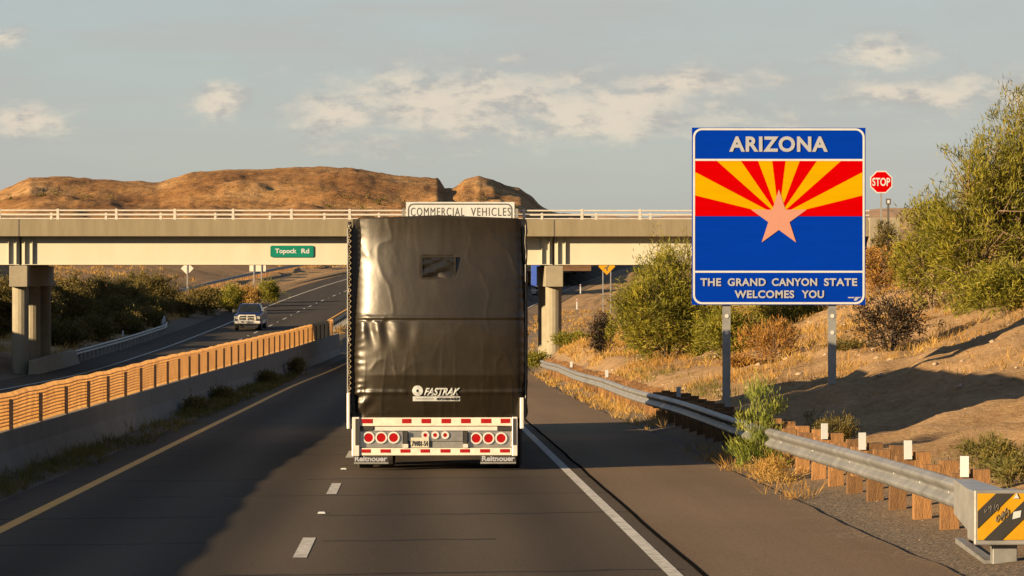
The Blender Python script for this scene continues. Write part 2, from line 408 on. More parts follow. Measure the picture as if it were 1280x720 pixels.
# ------------------------------------------------------------------ mesh helpers
class MB:
    def __init__(s): s.v = []; s.f = []
    def add(s, vs, fs):
        o = len(s.v); s.v += [tuple(p) for p in vs]; s.f += [tuple(i + o for i in q) for q in fs]; return s
    def box(s, x0, x1, y0, y1, z0, z1):
        return s.add([(x0, y0, z0), (x1, y0, z0), (x1, y1, z0), (x0, y1, z0), (x0, y0, z1), (x1, y0, z1), (x1, y1, z1), (x0, y1, z1)],
                     [(0, 3, 2, 1), (4, 5, 6, 7), (0, 1, 5, 4), (1, 2, 6, 5), (2, 3, 7, 6), (3, 0, 4, 7)])
    def hexa(s, a, b):                       # two quads (lists of 4 points) joined
        return s.add(list(a) + list(b), [(3, 2, 1, 0), (4, 5, 6, 7), (0, 1, 5, 4), (1, 2, 6, 5), (2, 3, 7, 6), (3, 0, 4, 7)])
    def tube(s, pts, rad, seg=6, cap=True):
        pts = [Vector(p) for p in pts]
        if not hasattr(rad, '__len__'): rad = [rad] * len(pts)
        o = len(s.v)
        for i, p in enumerate(pts):
            d = (pts[min(i + 1, len(pts) - 1)] - pts[max(i - 1, 0)])
            d = d.normalized() if d.length > 1e-9 else Vector((0, 0, 1))
            a = d.cross(Vector((0, 0, 1)) if abs(d.z) < .9 else Vector((1, 0, 0))).normalized(); b = d.cross(a)
            for k in range(seg):
                t = 2 * math.pi * k / seg
                s.v.append(tuple(p + (a * math.cos(t) + b * math.sin(t)) * rad[i]))
        for i in range(len(pts) - 1):
            for k in range(seg):
                k2 = (k + 1) % seg
                s.f.append((o + i * seg + k, o + i * seg + k2, o + (i + 1) * seg + k2, o + (i + 1) * seg + k))
        if cap:
            s.f.append(tuple(o + k for k in range(seg))[::-1]); e = o + (len(pts) - 1) * seg
            s.f.append(tuple(e + k for k in range(seg)))
        return s
    def prism(s, poly, y0, y1):              # polygon in XZ extruded along Y
        n = len(poly)
        return s.add([(x, y0, z) for x, z in poly] + [(x, y1, z) for x, z in poly],
                     [tuple(range(n)), tuple(range(2 * n - 1, n - 1, -1))] + [(i, i + n, (i + 1) % n + n, (i + 1) % n) for i in range(n)])
    def prismx(s, poly, x0, x1):             # polygon in YZ extruded along X
        n = len(poly)
        return s.add([(x0, y, z) for y, z in poly] + [(x1, y, z) for y, z in poly],
                     [tuple(range(n)), tuple(range(2 * n - 1, n - 1, -1))] + [(i, i + n, (i + 1) % n + n, (i + 1) % n) for i in range(n)])
    def lathe_x(s, prof, cx_, cy, cz, seg=20):   # profile (x, r) around the X axis
        o = len(s.v); n = len(prof)
        for k in range(seg):
            t = 2 * math.pi * k / seg
            for x, r in prof: s.v.append((cx_ + x, cy + r * math.cos(t), cz + r * math.sin(t)))
        for k in range(seg):
            k2 = (k + 1) % seg
            for i in range(n - 1): s.f.append((o + k * n + i, o + k2 * n + i, o + k2 * n + i + 1, o + k * n + i + 1))
        s.f.append(tuple(o + k * n for k in range(seg))); s.f.append(tuple(o + k * n + n - 1 for k in range(seg))[::-1])
        return s
    def disc_y(s, cx_, cz, r, y0, y1, seg=18):   # short cylinder facing -Y
        return s.prism([(cx_ + r * math.cos(2 * math.pi * k / seg), cz + r * math.sin(2 * math.pi * k / seg)) for k in range(seg)], y0, y1)
    def mesh(s, name, material, smooth=False):
        me = bpy.data.meshes.new(name); me.from_pydata(s.v, [], s.f); me.update()
        if material: me.materials.append(material)
        if smooth: me.polygons.foreach_set('use_smooth', [True] * len(me.polygons))
        return me
    def build(s, name, material, parent=None, smooth=False, bevel=0, world=False, label=None):
        if world and parent is not None:
            q = (root_of(parent)).location
            s.v = [(x - q.x, y - q.y, z - q.z) for x, y, z in s.v]
        o = bpy.data.objects.new(name, s.mesh(name, material, smooth))
        COL.objects.link(o)
        if parent is not None: o.parent = parent
        if bevel:
            b = o.modifiers.new('bevel', 'BEVEL'); b.width = bevel; b.segments = 2; b.limit_method = 'ANGLE'
        if label: o['label'] = label
        return o
def root_of(o):
    while o.parent is not None: o = o.parent
    return o
def tag(o, label=None, cat=None, group=None, kind=None):
    for k, v in (('label', label), ('category', cat), ('group', group), ('kind', kind)):
        if v: o[k] = v
    return o
def thing(name, label, cat, loc=(0, 0, 0), rot=(0, 0, 0), group=None):
    o = bpy.data.objects.new(name, None); o.empty_display_size = .2
    COL.objects.link(o); o.location = loc; o.rotation_euler = rot
    return tag(o, label, cat, group)
def inst(name, me, parent, loc=(0, 0, 0), rot=(0, 0, 0), scale=(1, 1, 1)):
    o = bpy.data.objects.new(name, me); COL.objects.link(o)
    o.parent = parent; o.location = loc; o.rotation_euler = rot; o.scale = scale
    return o
def np_mesh(name, V, faces, material, smooth=False):
    """V (n,3); faces (m,k) array with equal k"""
    me = bpy.data.meshes.new(name)
    V = np.ascontiguousarray(V, dtype=np.float32); Fc = np.ascontiguousarray(faces, dtype=np.int32)
    m, k = Fc.shape
    me.vertices.add(len(V)); me.vertices.foreach_set('co', V.ravel())
    me.loops.add(m * k); me.loops.foreach_set('vertex_index', Fc.ravel())
    me.polygons.add(m); me.polygons.foreach_set('loop_start', np.arange(0, m * k, k, dtype=np.int32))
    me.update(calc_edges=True)
    if material: me.materials.append(material)
    if smooth: me.polygons.foreach_set('use_smooth', np.ones(m, dtype=bool))
    me.validate()
    return me
def text_mesh(name, body, rect, y, material, parent, bold=.02, shear=0.0, spacing=1.0, fit=True):
    """flat lettering facing -Y, fitted into rect (x0, x1, z0, z1) of the parent's frame"""
    cu = bpy.data.curves.new(name, 'FONT'); cu.body = body; cu.offset = bold; cu.shear = shear
    cu.space_character = spacing; cu.extrude = .004; cu.fill_mode = 'BOTH'; cu.resolution_u = 4
    tmp = bpy.data.objects.new(name + '_tmp', cu); COL.objects.link(tmp)
    bpy.context.view_layer.update()
    me = bpy.data.meshes.new_from_object(tmp.evaluated_get(bpy.context.evaluated_depsgraph_get()))
    bpy.data.objects.remove(tmp); bpy.data.curves.remove(cu)
    n = len(me.vertices); V = np.zeros(n * 3); me.vertices.foreach_get('co', V); V = V.reshape(-1, 3)
    lo, hi = V.min(0), V.max(0)
    x0, x1, z0, z1 = rect
    sx, sz = (x1 - x0) / (hi[0] - lo[0]), (z1 - z0) / (hi[1] - lo[1])
    Q = np.stack([x0 + (V[:, 0] - lo[0]) * sx, y - (V[:, 2] - lo[2]), z0 + (V[:, 1] - lo[1]) * sz], 1)
    me.vertices.foreach_set('co', Q.ravel().astype(np.float32)); me.update()
    me.materials.clear(); me.materials.append(material); me.name = name
    o = bpy.data.objects.new(name, me); COL.objects.link(o); o.parent = parent
    return o
def rrect(x0, x1, z0, z1, r, n=6):
    pts = []
    for cx_, cz, a0 in ((x1 - r, z0 + r, -90), (x1 - r, z1 - r, 0), (x0 + r, z1 - r, 90), (x0 + r, z0 + r, 180)):
        for k in range(n + 1):
            a = math.radians(a0 + 90 * k / n); pts.append((cx_ + r * math.cos(a), cz + r * math.sin(a)))
    return pts
def ring(mb, outer, inner, y0, y1):
    n = len(outer)
    mb.add([(x, y0, z) for x, z in outer] + [(x, y0, z) for x, z in inner] + [(x, y1, z) for x, z in outer] + [(x, y1, z) for x, z in inner],
           [(i, (i + 1) % n, n + (i + 1) % n, n + i) for i in range(n)] + [(i, i + 2 * n, (i + 1) % n + 2 * n, (i + 1) % n) for i in range(n)]
           + [(n + i, n + (i + 1) % n, 3 * n + (i + 1) % n, 3 * n + i) for i in range(n)])
    return mb

# ------------------------------------------------------------------ ground, roads, markings
def rows():
    r = list(np.arange(-300, 0, 20.0)) + list(np.arange(0, 24, 3.0)) + list(np.arange(24, 120, .6)) + list(np.arange(120, 260, 1.5)) + list(np.arange(260, 620, 6.0)) \
        + list(np.arange(620, 1500, 40.0)) + list(np.arange(1500, 9001, 500.0))
    return np.array(r)
ROWS = rows()
COLS = np.array(sorted(set(np.round(np.concatenate([
    [-1500, -900, -600, -400, -250, -170, -120, -90, -75], np.arange(-60, -31, 2.0), np.arange(-31, -21.2, .6), [-22.5, -21.2, -15, -9.2, -8.2, -7.0, -6.2, -5.6, -5.0, 0, 5.0, 5.35, 5.7],
    np.arange(6.0, 18, .3), np.arange(18, 34, 1.0), np.arange(36, 80, 5.0), [80, 110, 160, 250, 400, 600, 900, 1500]]), 3))))
def build_ground():
    Xg, Dg = np.meshgrid(COLS, ROWS)
    Z = ground_rel(Xg, Dg)
    V = np.stack([Xg + cx(Dg), Dg, Z], -1).reshape(-1, 3)
    nr, nc = Xg.shape
    idx = np.arange(nr * nc).reshape(nr, nc)
    Fq = np.stack([idx[:-1, :-1], idx[:-1, 1:], idx[1:, 1:], idx[1:, :-1]], -1).reshape(-1, 4)
    me = np_mesh('ground', V, Fq, M['soil'], True)
    x = Xg.ravel(); D = Dg.ravel()
    wob = fbm(x * .5, D * .5, 3, 5) * .9
    zone = np.clip((7.0 - x + wob) / 1.6, 0, 1) * np.clip((x + 24 + wob) / 2, 0, 1)
    zone = zone * np.clip((320 - D) / 60, 0, 1)
    a = me.attributes.new('zone', 'FLOAT', 'POINT'); a.data.foreach_set('value', zone.astype(np.float32))
    o = bpy.data.objects.new('ground', me); COL.objects.link(o)
    return tag(o, kind='structure')
build_ground()

def ribbon(name, xa, xb, zf, lift, material, d0, d1, parent=None, step=None):
    """strip of pavement between x' = xa and xb, following the road"""
    Ds = ROWS[(ROWS > d0) & (ROWS < d1)] if step is None else np.arange(d0 + step, d1, step)
    Ds = np.concatenate([[d0], Ds, [d1]])
    fa = xa if callable(xa) else (lambda D: xa + 0 * D); fb = xb if callable(xb) else (lambda D: xb + 0 * D)
    z = zf(Ds) + lift
    A = np.stack([fa(Ds) + cx(Ds), Ds, z], 1); B = np.stack([fb(Ds) + cx(Ds), Ds, z], 1)
    n = len(Ds); V = np.concatenate([A, B]); i = np.arange(n - 1)
    Fq = np.stack([i, i + n, i + n + 1, i + 1], 1)
    o = bpy.data.objects.new(name, np_mesh(name, V, Fq, material, True)); COL.objects.link(o)
    if parent is not None: o.parent = parent
    else: tag(o, kind='structure')
    return o
HW = ribbon('highway', -5.5, 2.69, zr, .0, M['road'], -290, 1200)
SH = ribbon('road_shoulder', 2.69, lambda D: 5.05 + fbm(D * .35, D * 0 + 2, 3, 2) * .12, zr, .0, M['shoulder'], -290, 1200)
_a = SH.data.attributes.new('edge', 'FLOAT', 'POINT'); _n = len(SH.data.vertices) // 2
_a.data.foreach_set('value', np.concatenate([np.zeros(_n), np.ones(_n)]).astype(np.float32))
OW = ribbon('oncoming_highway', -20.6, -9.35, zl, .0, M['road2'], -290, 1200)
ribbon('edge_line', 2.35, 2.49, zr, .004, M['white_paint'], -60, 800, HW)
ribbon('edge_line', -4.82, -4.66, zr, .004, M['yellow_paint'], -60, 800, HW)
ribbon('joint_seal', lambda D: 2.665 + fbm(D * .3, D * 0, 2, 4) * .025, lambda D: 2.718 + fbm(D * .3, D * 0, 2, 4) * .025, zr, .004, M['tar'], -60, 240, HW)
ribbon('edge_line', -18.27, -18.11, zl, .004, M['white_paint'], -60, 800, OW)
ribbon('edge_line', -10.9, -10.76, zl, .004, M['yellow_paint'], -60, 800, OW)
D0 = 32.6
for k in range(-1, 30):
    d = D0 + 12.19 * k
    ribbon('lane_dash', -1.24, -1.10, zr, .004, M['white_paint'], d, d + 3.05, HW, step=1.0)
stud = MB().add([(-.05, -.05, 0), (.05, -.05, 0), (.05, .05, 0), (-.05, .05, 0), (-.035, -.02, .02), (.035, -.02, .02), (.035, .02, .02), (-.035, .02, .02)],
                [(4, 5, 6, 7), (0, 1, 5, 4), (1, 2, 6, 5), (2, 3, 7, 6), (3, 0, 4, 7)]).mesh('road_stud', M['white'])
for k in range(0, 6):
    d = D0 + 12.19 * k + 7.6
    inst('road_stud', stud, HW, (-1.17, d, float(zr(d)) + .004))
for k in range(0, 26):
    d = 150 + 12.19 * k
    ribbon('lane_dash', -14.6, -14.46, zl, .004, M['white_paint'], d, d + 3.05, OW, step=1.0)
for k in range(0, 26):
    d = 150 + 12.19 * k + 7.6
    inst('road_stud', stud, OW, (-14.53 + float(cx(d)), d, float(zl(d)) + .004), scale=(1.3, 1.3, 1.3))

# entrance ramp that comes in from the far left
RP = ribbon('ramp_road', -28.0, lambda D: np.interp(D, [318, 345, 420, 470], [-23.5, -21.8, -20.8, -20.7]), zl, .03, M['ramp'], 318, 470, step=4.0)
ribbon('edge_line', lambda D: np.interp(D, [336, 450], [-22.9, -21.4]), lambda D: np.interp(D, [336, 450], [-22.7, -21.2]), zl, .036, M['white_paint'], 338, 450, RP, step=4.0)

# ------------------------------------------------------------------ hills
def build_hill():
    sky = [(-260, 250), (-160, 236), (-80, 244), (0, 241), (40, 223), (75, 223), (150, 228), (200, 230), (238, 218), (300, 214), (360, 212), (400, 210), (440, 212), (480, 219), (520, 223), (548, 224),
           (556, 236), (566, 237), (580, 227), (598, 222), (616, 226), (632, 234), (650, 238), (663, 246), (674, 258), (690, 268), (760, 275)]
    D0, D1, Dr = 470, 1250, 900
    Ds = np.concatenate([np.arange(D0, 880, 7.0), np.arange(880, D1, 14.0)]); pxs = np.arange(-260, 740, 3.0)
    pxg, Dg = np.meshgrid(pxs, Ds)
    Xg = (pxg - 520) / F * Dg
    sy = np.interp(pxg, [p[0] for p in sky], [p[1] for p in sky])
    ridge = CAMZ + (340 - sy) * Dr / F
    base = zl(Dg) - 1.5
    t = np.clip((Dg - 520) / (Dr - 520), 0, 1)
    sh = np.where(Dg < Dr, .25 * t + .75 * t * t * (3 - 2 * t), np.clip(1 - (Dg - Dr) / 350, 0, 1) ** .7)
    wx, wy = Xg * .030, Dg * .016
    gul = 1 - np.abs(fbm(wx * 1.5 + fbm(wx, wy, 3, 8), wy * .8, 4, 21)) * 1.6
    env = np.clip(sh * (1 - sh) * 4, 0, 1)
    z = base + (ridge - base) * sh
    z = z + (fbm(wx * 2, wy * 2, 6, 31) * 2.0 + (gul - .75) * 2.2) * env + fbm(Xg * .22, Dg * .12, 5, 41) * .7 * np.clip(t * 3, 0, 1) * (Dg < 1100)
    V = np.stack([Xg, Dg, z], -1).reshape(-1, 3); nr, nc = Xg.shape
    idx = np.arange(nr * nc).reshape(nr, nc)
    Fq = np.stack([idx[:-1, :-1], idx[:-1, 1:], idx[1:, 1:], idx[1:, :-1]], -1).reshape(-1, 4)
    m = bpy.data.materials.new('hill_soil'); m.use_nodes = True
    nt = m.node_tree; N, L = nt.nodes.new, nt.links.new
    b = nt.nodes['Principled BSDF']; b.inputs['Roughness'].default_value = .95; b.inputs['Specular IOR Level'].default_value = .1
    tc = N('ShaderNodeTexCoord')
    def noise(sc, st, d=8):
        mp = N('ShaderNodeMapping'); mp.inputs['Scale'].default_value = st; L(tc.outputs['Object'], mp.inputs[0])
        n = N('ShaderNodeTexNoise'); n.inputs['Scale'].default_value = sc; n.inputs['Detail'].default_value = d; n.inputs['Roughness'].default_value = .7
        L(mp.outputs[0], n.inputs['Vector']); return n.outputs['Fac']
    r = N('ShaderNodeValToRGB'); L(noise(.035, (1, .5, 2.5)), r.inputs[0])
    r.color_ramp.elements.new(.5)
    for e, (p, c) in zip(r.color_ramp.elements, ((.34, (.145, .068, .022)), (.5, (.225, .118, .042)), (.68, (.35, .215, .098)))): e.position = p; e.color = kc(c) + (1,)
    r2 = N('ShaderNodeValToRGB'); L(noise(.5, (1, .5, 1)), r2.inputs[0])
    for e, (p, c) in zip(r2.color_ramp.elements, ((.40, (.45, .42, .34)), (.52, (1, 1, 1)))): e.position = p; e.color = c + (1,)
    mx = N('ShaderNodeMix'); mx.data_type = 'RGBA'; mx.blend_type = 'MULTIPLY'; mx.inputs[0].default_value = .8
    L(r.outputs[0], mx.inputs[6]); L(r2.outputs[0], mx.inputs[7]); L(mx.outputs[2], b.inputs['Base Color'])
    bp = N('ShaderNodeBump'); bp.inputs['Strength'].default_value = .85; bp.inputs['Distance'].default_value = .9
    L(noise(.35, (1, .6, 1.6), 9), bp.inputs['Height']); L(bp.outputs[0], b.inputs['Normal'])
    o = bpy.data.objects.new('hill', np_mesh('hill', V, Fq, m, True)); COL.objects.link(o); tag(o, kind='structure')
    return Ds, pxs, z
HILL = build_hill()

def far_ridge(name, pts, D, depth, material, seed):
    pxs = np.arange(pts[0][0], pts[-1][0], 4.0)
    ts = np.linspace(0, 1, 14)
    pg, tg = np.meshgrid(pxs, ts)
    Dg = D + (tg - .5) * depth
    sy = np.interp(pg, [p[0] for p in pts], [p[1] for p in pts])
    top = CAMZ + (340 - sy) * D / F
    sh = np.sin(tg * math.pi) ** .8
    Xg = (pg - 520) / F * D
    z = -10 + (top + 10) * sh * (1 + fbm(Xg / D * 120, tg * 6, 4, seed) * .05)
    V = np.stack([Xg, Dg, z], -1).reshape(-1, 3); nr, nc = pg.shape
    idx = np.arange(nr * nc).reshape(nr, nc)
    Fq = np.stack([idx[:-1, :-1], idx[:-1, 1:], idx[1:, 1:], idx[1:, :-1]], -1).reshape(-1, 4)
    o = bpy.data.objects.new(name, np_mesh(name, V, Fq, material, True)); COL.objects.link(o); tag(o, kind='structure')
M['mesa'] = mat('mesa_soil', (.27, .17, .10), (.15, .085, .045), .02, .95, contrast=.8)
far_ridge('mesa', [(640, 275), (700, 272), (800, 271), (900, 268), (1000, 266), (1080, 264), (1130, 262), (1200, 263), (1400, 262)], 1500, 500, M['mesa'], 3)

# ------------------------------------------------------------------ overpass
def overpass():
    Yf, Yb = 170.0, 182.0
    X0, X1 = -49.0, 24.2
    z = lambda y: CAMZ + (340 - y) * Yf / F
    t = thing('highway_overpass', 'cream steel girder overpass with concrete deck crossing above both carriageways', 'bridge', (-6.7, 170, -2.7))
    mb = MB(); zt, zb = z(274.5), z(295.5)
    # deck slab with edge beam on both sides
    mb.prismx([(Yf, zb), (Yf, zt), (Yf + .45, zt), (Yf + .45, zt - .25), (Yb - .45, zt - .25), (Yb - .45, zt), (Yb, zt), (Yb, zb), (Yb - .5, zb - .02), (Yf + .5, zb - .02)], X0, X1)
    deck = mb.build('deck', M['fascia'], t, world=True, bevel=.02)
    for x in (-20.75, 7.25):                     # expansion joints in the edge beam
        MB().box(x - .03, x + .03, Yf - .012, Yf + .2, zb + .01, zt + .012).build('expansion_joint', M['dark'], deck, world=True)
    zg0, zg1 = z(331), zb - .02
    joints = [X0, -20.75, 7.25, X1 - .4]
    for j, yg in enumerate((Yf + .85, Yf + 3.4, Yf + 6.0, Yf + 8.6, Yb - .85)):
        for a, b in zip(joints[:-1], joints[1:]):
            g = MB(); g.box(a + .06, b - .06, yg - .012, yg + .012, zg0 + .03, zg1); g.box(a + .06, b - .06, yg - .18, yg + .18, zg0, zg0 + .03)
            go = g.build('girder', M['girder'], t, world=True)
            if j == 0:
                for x in (a + .22, b - .22, a + .62, b - .62):
                    MB().box(x - .012, x + .012, yg - .17, yg - .0125, zg0 + .0305, zg1 - .01).build('stiffener', M['girder'], go, world=True)
    for yg in (Yf + .16, Yb - .16):              # railing
        for zc, h in ((z(263.2), .085), (z(268.8), .07)):
            MB().box(X0, X1 - .3, yg - .05, yg + .05, zc - h / 2, zc + h / 2).build('rail', M['rail'], t, world=True, bevel=.02)
        pm = MB(); pm.hexa([(-.075, -.07, 0), (.075, -.07, 0), (.075, .09, 0), (-.075, .09, 0)], [(-.06, -.06, .56), (.06, -.06, .56), (.06, .05, .56), (-.06, .05, .56)])
        pm = pm.mesh('railing_post', M['rail'])
        x = -20.75 + 2.02
        while x > X0: x -= 3.05
        off = 0 if yg < 175 else 1.4
        while x < X1 - .5:
            inst('railing_post', pm, t, (x + off + 6.7, yg - 170, zt + 2.7))
            x += 3.05
    for xp in (-20.75, 7.25, -47):
        cap = MB(); cap.prism([(xp - .47, z(358.5)), (xp + .47, z(358.5)), (xp + .47, z(332.2)), (xp - .47, z(332.2))], Yf - .15, Yb + .2)
        co_ = cap.build('pier_cap', M['concrete'], t, world=True, bevel=.03)
        for yc in (Yf + .75, Yf + 6, Yb - .9):
            zb_ = ground_at(xp, yc) - .4
            c = MB()
            n = 16
            pts = [(xp + .43 * math.cos(2 * math.pi * k / n + .196), yc + .43 * math.sin(2 * math.pi * k / n + .196)) for k in range(n)]
            c.add([(x, y, zb_) for x, y in pts] + [(x, y, z(358.5) - .001) for x, y in pts], [(i, (i + 1) % n, (i + 1) % n + n, i + n) for i in range(n)])
            c.build('column', M['concrete'], co_, world=True)
        for yg in (Yf + .85, Yf + 3.4, Yf + 6.0, Yf + 8.6, Yb - .85):
            MB().box(xp - .3, xp + .3, yg - .16, yg + .16, z(332.2) + .002, zg0 - .002).build('bearing', M['dark'], co_, world=True)
    MB().box(X1 - .35, X1 + 1.3, Yf - .1, Yb + .1, 1.2, zt + .12).build('abutment', M['concrete'], t, world=True, bevel=.03)
    MB().box(X0 - 1, X0 + .1, Yf - .1, Yb + .1, -2, zt + .12).build('abutment', M['concrete'], t, world=True, bevel=.03)
    return t, z
BR, zb_ = overpass()

def bridge_sign():
    # green name sign on the girder
    Y = 170.79
    a, b = P(338, 321.5, Y), P(392, 307, Y)
    t = thing('street_name_sign', 'green sign reading Topock Rd fixed to the cream girder', 'sign', ((a.x + b.x) / 2, Y, a.z))
    w, h = (b.x - a.x) / 2, b.z - a.z
    MB().prism(rrect(-w, w, 0, h, .09), -.02, 0).build('panel', M['sign_green'], t)
    r = MB(); ring(r, rrect(-w + .03, w - .03, .03, h - .03, .07), rrect(-w + .055, w - .055, .055, h - .055, .05), -.024, -.021); r.build('border', M['sign_green'], t)
    text_mesh('lettering', 'Topock', (-w * .78, w * .22, h * .22, h * .74), -.026, M['white'], t, .03)
    text_mesh('lettering', 'Rd', (w * .43, w * .80, h * .33, h * .74), -.026, M['white'], t, .03)
    for x in (-w * .6, w * .6): MB().box(x - .03, x + .03, .001, .046, .05, h - .05).build('bracket', M['galv'], t)
    # white sign standing above the parapet, its lower part behind the tarped truck
    Y = 169.7
    a, b = P(507.5, 300, Y), P(643, 252.5, Y)
    w = (b.x - a.x) / 2; h = b.z - a.z
    t = thing('overhead_sign', 'white overhead sign reading COMMERCIAL VEHICLES above the tarped truck', 'sign', ((a.x + b.x) / 2, Y, a.z))
    MB().box(-w, w, -.03, 0, 0, h).build('panel', M['white'], t)
    r = MB(); ring(r, rrect(-w + .10, w - .10, .08, h - .08, .30), rrect(-w + .17, w - .17, .15, h - .15, .24), -.034, -.031); r.build('border', M['ink'], t)
    s = 170 / F
    zt = lambda py: (300 - py) * s
    text_mesh('lettering', 'COMMERCIAL', ((513.5 - 575.2) * s, (580 - 575.2) * s, zt(270.0), zt(259.6)), -.034, M['ink'], t, .0, spacing=1.22)
    text_mesh('lettering', 'VEHICLES', ((588.5 - 575.2) * s, (638 - 575.2) * s, zt(270.0), zt(259.6)), -.034, M['ink'], t, .0, spacing=1.22)
    for x in (-w * .75, 0, w * .75): MB().box(x - .06, x + .06, .002, .12, .1, h - .15).build('bracket', M['galv'], t)
    for x in (-w - .12, w + .12): MB().box(x - .07, x + .07, .0, .14, .3, h - .35).build('upright', M['galv_dull'], t)
bridge_sign()

# ------------------------------------------------------------------ W-beam guardrails
WPROF = [(.0, .155), (-.018, .150), (-.070, .118), (-.083, .090), (-.070, .062), (-.018, .018), (-.006, 0), (-.018, -.018), (-.070, -.062), (-.083, -.090), (-.070, -.118), (-.018, -.150), (0, -.155)]
def wbeam(path, side, th=.012):
    """path: list of Vectors at the beam's mid height; side = +1 if the face looks to -X"""
    V, Fq = [], []; prof = [(a, z) for a, z in WPROF] + [(a + th, z) for a, z in reversed(WPROF)]
    n = len(prof)
    for i, p in enumerate(path):
        d = (path[min(i + 1, len(path) - 1)] - path[max(i - 1, 0)]); d.z = 0; d.normalize()
        nrm = Vector((d.y, -d.x, 0)) * side
        for a, z in prof: V.append(tuple(p + nrm * a + Vector((0, 0, z))))
    for i in range(len(path) - 1):
        for k in range(n): Fq.append((i * n + k, i * n + (k + 1) % n, (i + 1) * n + (k + 1) % n, (i + 1) * n + k))
    Fq.append(tuple(range(n))[::-1]); Fq.append(tuple((len(path) - 1) * n + k for k in range(n)))
    return V, Fq

def right_guardrail():
    D_a, D_b = 31.9, 146.0
    xg = lambda D: 5.62 + .20 * max(0, (46 - D) / 14) ** 2 * .0 + float(np.interp(D, [30, 60, 120, 155], [0, -.08, -.05, -.05])) - float(cx(D)) * .7
    mid = lambda D: Vector((xg(D) + float(cx(D)), D, float(zr(D)) + .57 + .02 * math.sin(D * .21)))
    t = thing('guardrail', 'galvanised guardrail on orange timber posts along the right shoulder', 'guardrail', (5.62, D_a, float(zr(D_a))))
    step = 7.62; d = D_a; k = 0
    while d < D_b:
        e = min(d + step + .25, D_b)
        path = [mid(x) + Vector((-.004 * (k % 2), 0, 0)) for x in np.linspace(d, e, 7)]
        V, Fq = wbeam(path, 1)
        b = MB().add(V, Fq).build('rail_panel', M['galv_dull'], t, world=True, smooth=False)
        d += step; k += 1
    post = MB(); post.box(-.10, .10, -.075, .075, -.4, .82); post = post.mesh('post', M['wood'])
    blk = MB(); blk.box(-.10, .10, -.075, .075, .40, .775); blk = blk.mesh('blockout', M['wood'])
    refl = MB(); refl.box(-.046, .046, -.012, .012, .74, .96); refl = refl.mesh('reflector', M['white'])
    boltm = MB().lathe_x([(-.016, .004), (-.012, .018), (0, .026)], 0, 0, 0, 8).mesh('bolt', M['galv_dull'])
    d = D_a + 2.0; k = 0
    while d < D_b:
        p = mid(d); zb = p.z - .57
        x = p.x + .012 + .10
        q = root_of(t).location
        r = random.uniform
        o = inst('post', post, t, (x + .202 - q.x, d - q.y, zb - q.z + r(-.03, .02)), (r(-.02, .02), r(-.015, .015), r(-.06, .06)))
        inst('bolt', boltm, o, (-.202 - .10 - .020, 0, .57))
        inst('blockout', blk, o, (-.202, r(-.006, .006), r(-.01, .01)))
        if k % 2 == 0 and k < 8 or k in (19, 33, 45):
            inst('reflector', refl, o, (-.202 + .03, -.092, 0), (0, 0, r(-.15, .15)))
        d += 1.905; k += 1
    # energy absorbing end head with the yellow and black striped face
    hx, hy = mid(D_a).x, D_a
    z0 = float(zr(D_a))
    a, b = P(1220, 679, 31.0), P(1280, 615, 31.0)
    hd = MB()
    hd.box(a.x, b.x + .02, 31.02, 31.5, a.z, b.z)
    hd.box(a.x - .02, b.x + .04, 30.99, 31.03, a.z - .02, b.z + .02)
    head = hd.build('impact_head', M['galv'], t, world=True, bevel=.015)
    ch = MB(); ch.hexa([(hx - .13, 32.9, z0 + .40), (hx + .06, 32.9, z0 + .40), (hx + .06, 32.9, z0 + .75), (hx - .13, 32.9, z0 + .75)],
                       [(a.x + .02, 31.4, a.z + .05), (b.x - .05, 31.4, a.z + .05), (b.x - .05, 31.4, b.z - .02), (a.x + .02, 31.4, b.z - .02)])
    ch.build('feeder_chute', M['galv'], t, world=True)
    fp = MB(); fp.box(a.x + .18, a.x + .42, 31.1, 31.25, z0 - .25, a.z - .01); fp.build('foundation_tube', M['galv_dull'], t, world=True, bevel=.01)
    st = MB(); st.hexa([(a.x + .12, 31.2, z0 + .0), (a.x + .24, 31.2, z0 + .0), (a.x + .24, 31.2, z0 + .07), (a.x + .12, 31.2, z0 + .07)],
                       [(hx + .05, 33.9, z0 + .0), (hx + .13, 33.9, z0 + .0), (hx + .13, 33.9, z0 + .07), (hx + .05, 33.9, z0 + .07)])
    st.build('ground_strut', M['galv_dull'], t, world=True)
    # face: yellow sheet, black diagonal bands clipped to the sheet
    m = .012
    x0, x1, zz0, zz1 = a.x + m, b.x - m + .01, a.z + m + .02, b.z - m
    MB().box(x0, x1, 30.980, 30.987, zz0, zz1).build('marker_sheet', M['amber'], head, world=True)
    def band(c0, c1):
        # points where c0 <= (z-zz0) - (x-x0) <= c1, clipped to the sheet
        poly = [(x0, zz0), (x1, zz0), (x1, zz1), (x0, zz1)]
        def clip(poly, f):
            out = []
            for i in range(len(poly)):
                p, q = poly[i], poly[(i + 1) % len(poly)]
                fp_, fq = f(p), f(q)
                if fp_ >= 0: out.append(p)
                if fp_ * fq < 0:
                    u = fp_ / (fp_ - fq); out.append((p[0] + (q[0] - p[0]) * u, p[1] + (q[1] - p[1]) * u))
            return out
        g = lambda p: (p[1] - zz0) - (p[0] - x0) * .96
        poly = clip(poly, lambda p: g(p) - c0); poly = clip(poly, lambda p: c1 - g(p))
        if len(poly) > 2: MB().prism(poly, 30.974, 30.979).build('black_stripe', M['black'], head, world=True)
    Hs = zz1 - zz0
    band(Hs * .42, Hs * .80) if False else None
    band(Hs * .25, Hs * .62); band(-Hs * .50, -Hs * .12)
    # scrawls and a sticker on the face
    sc = MB()
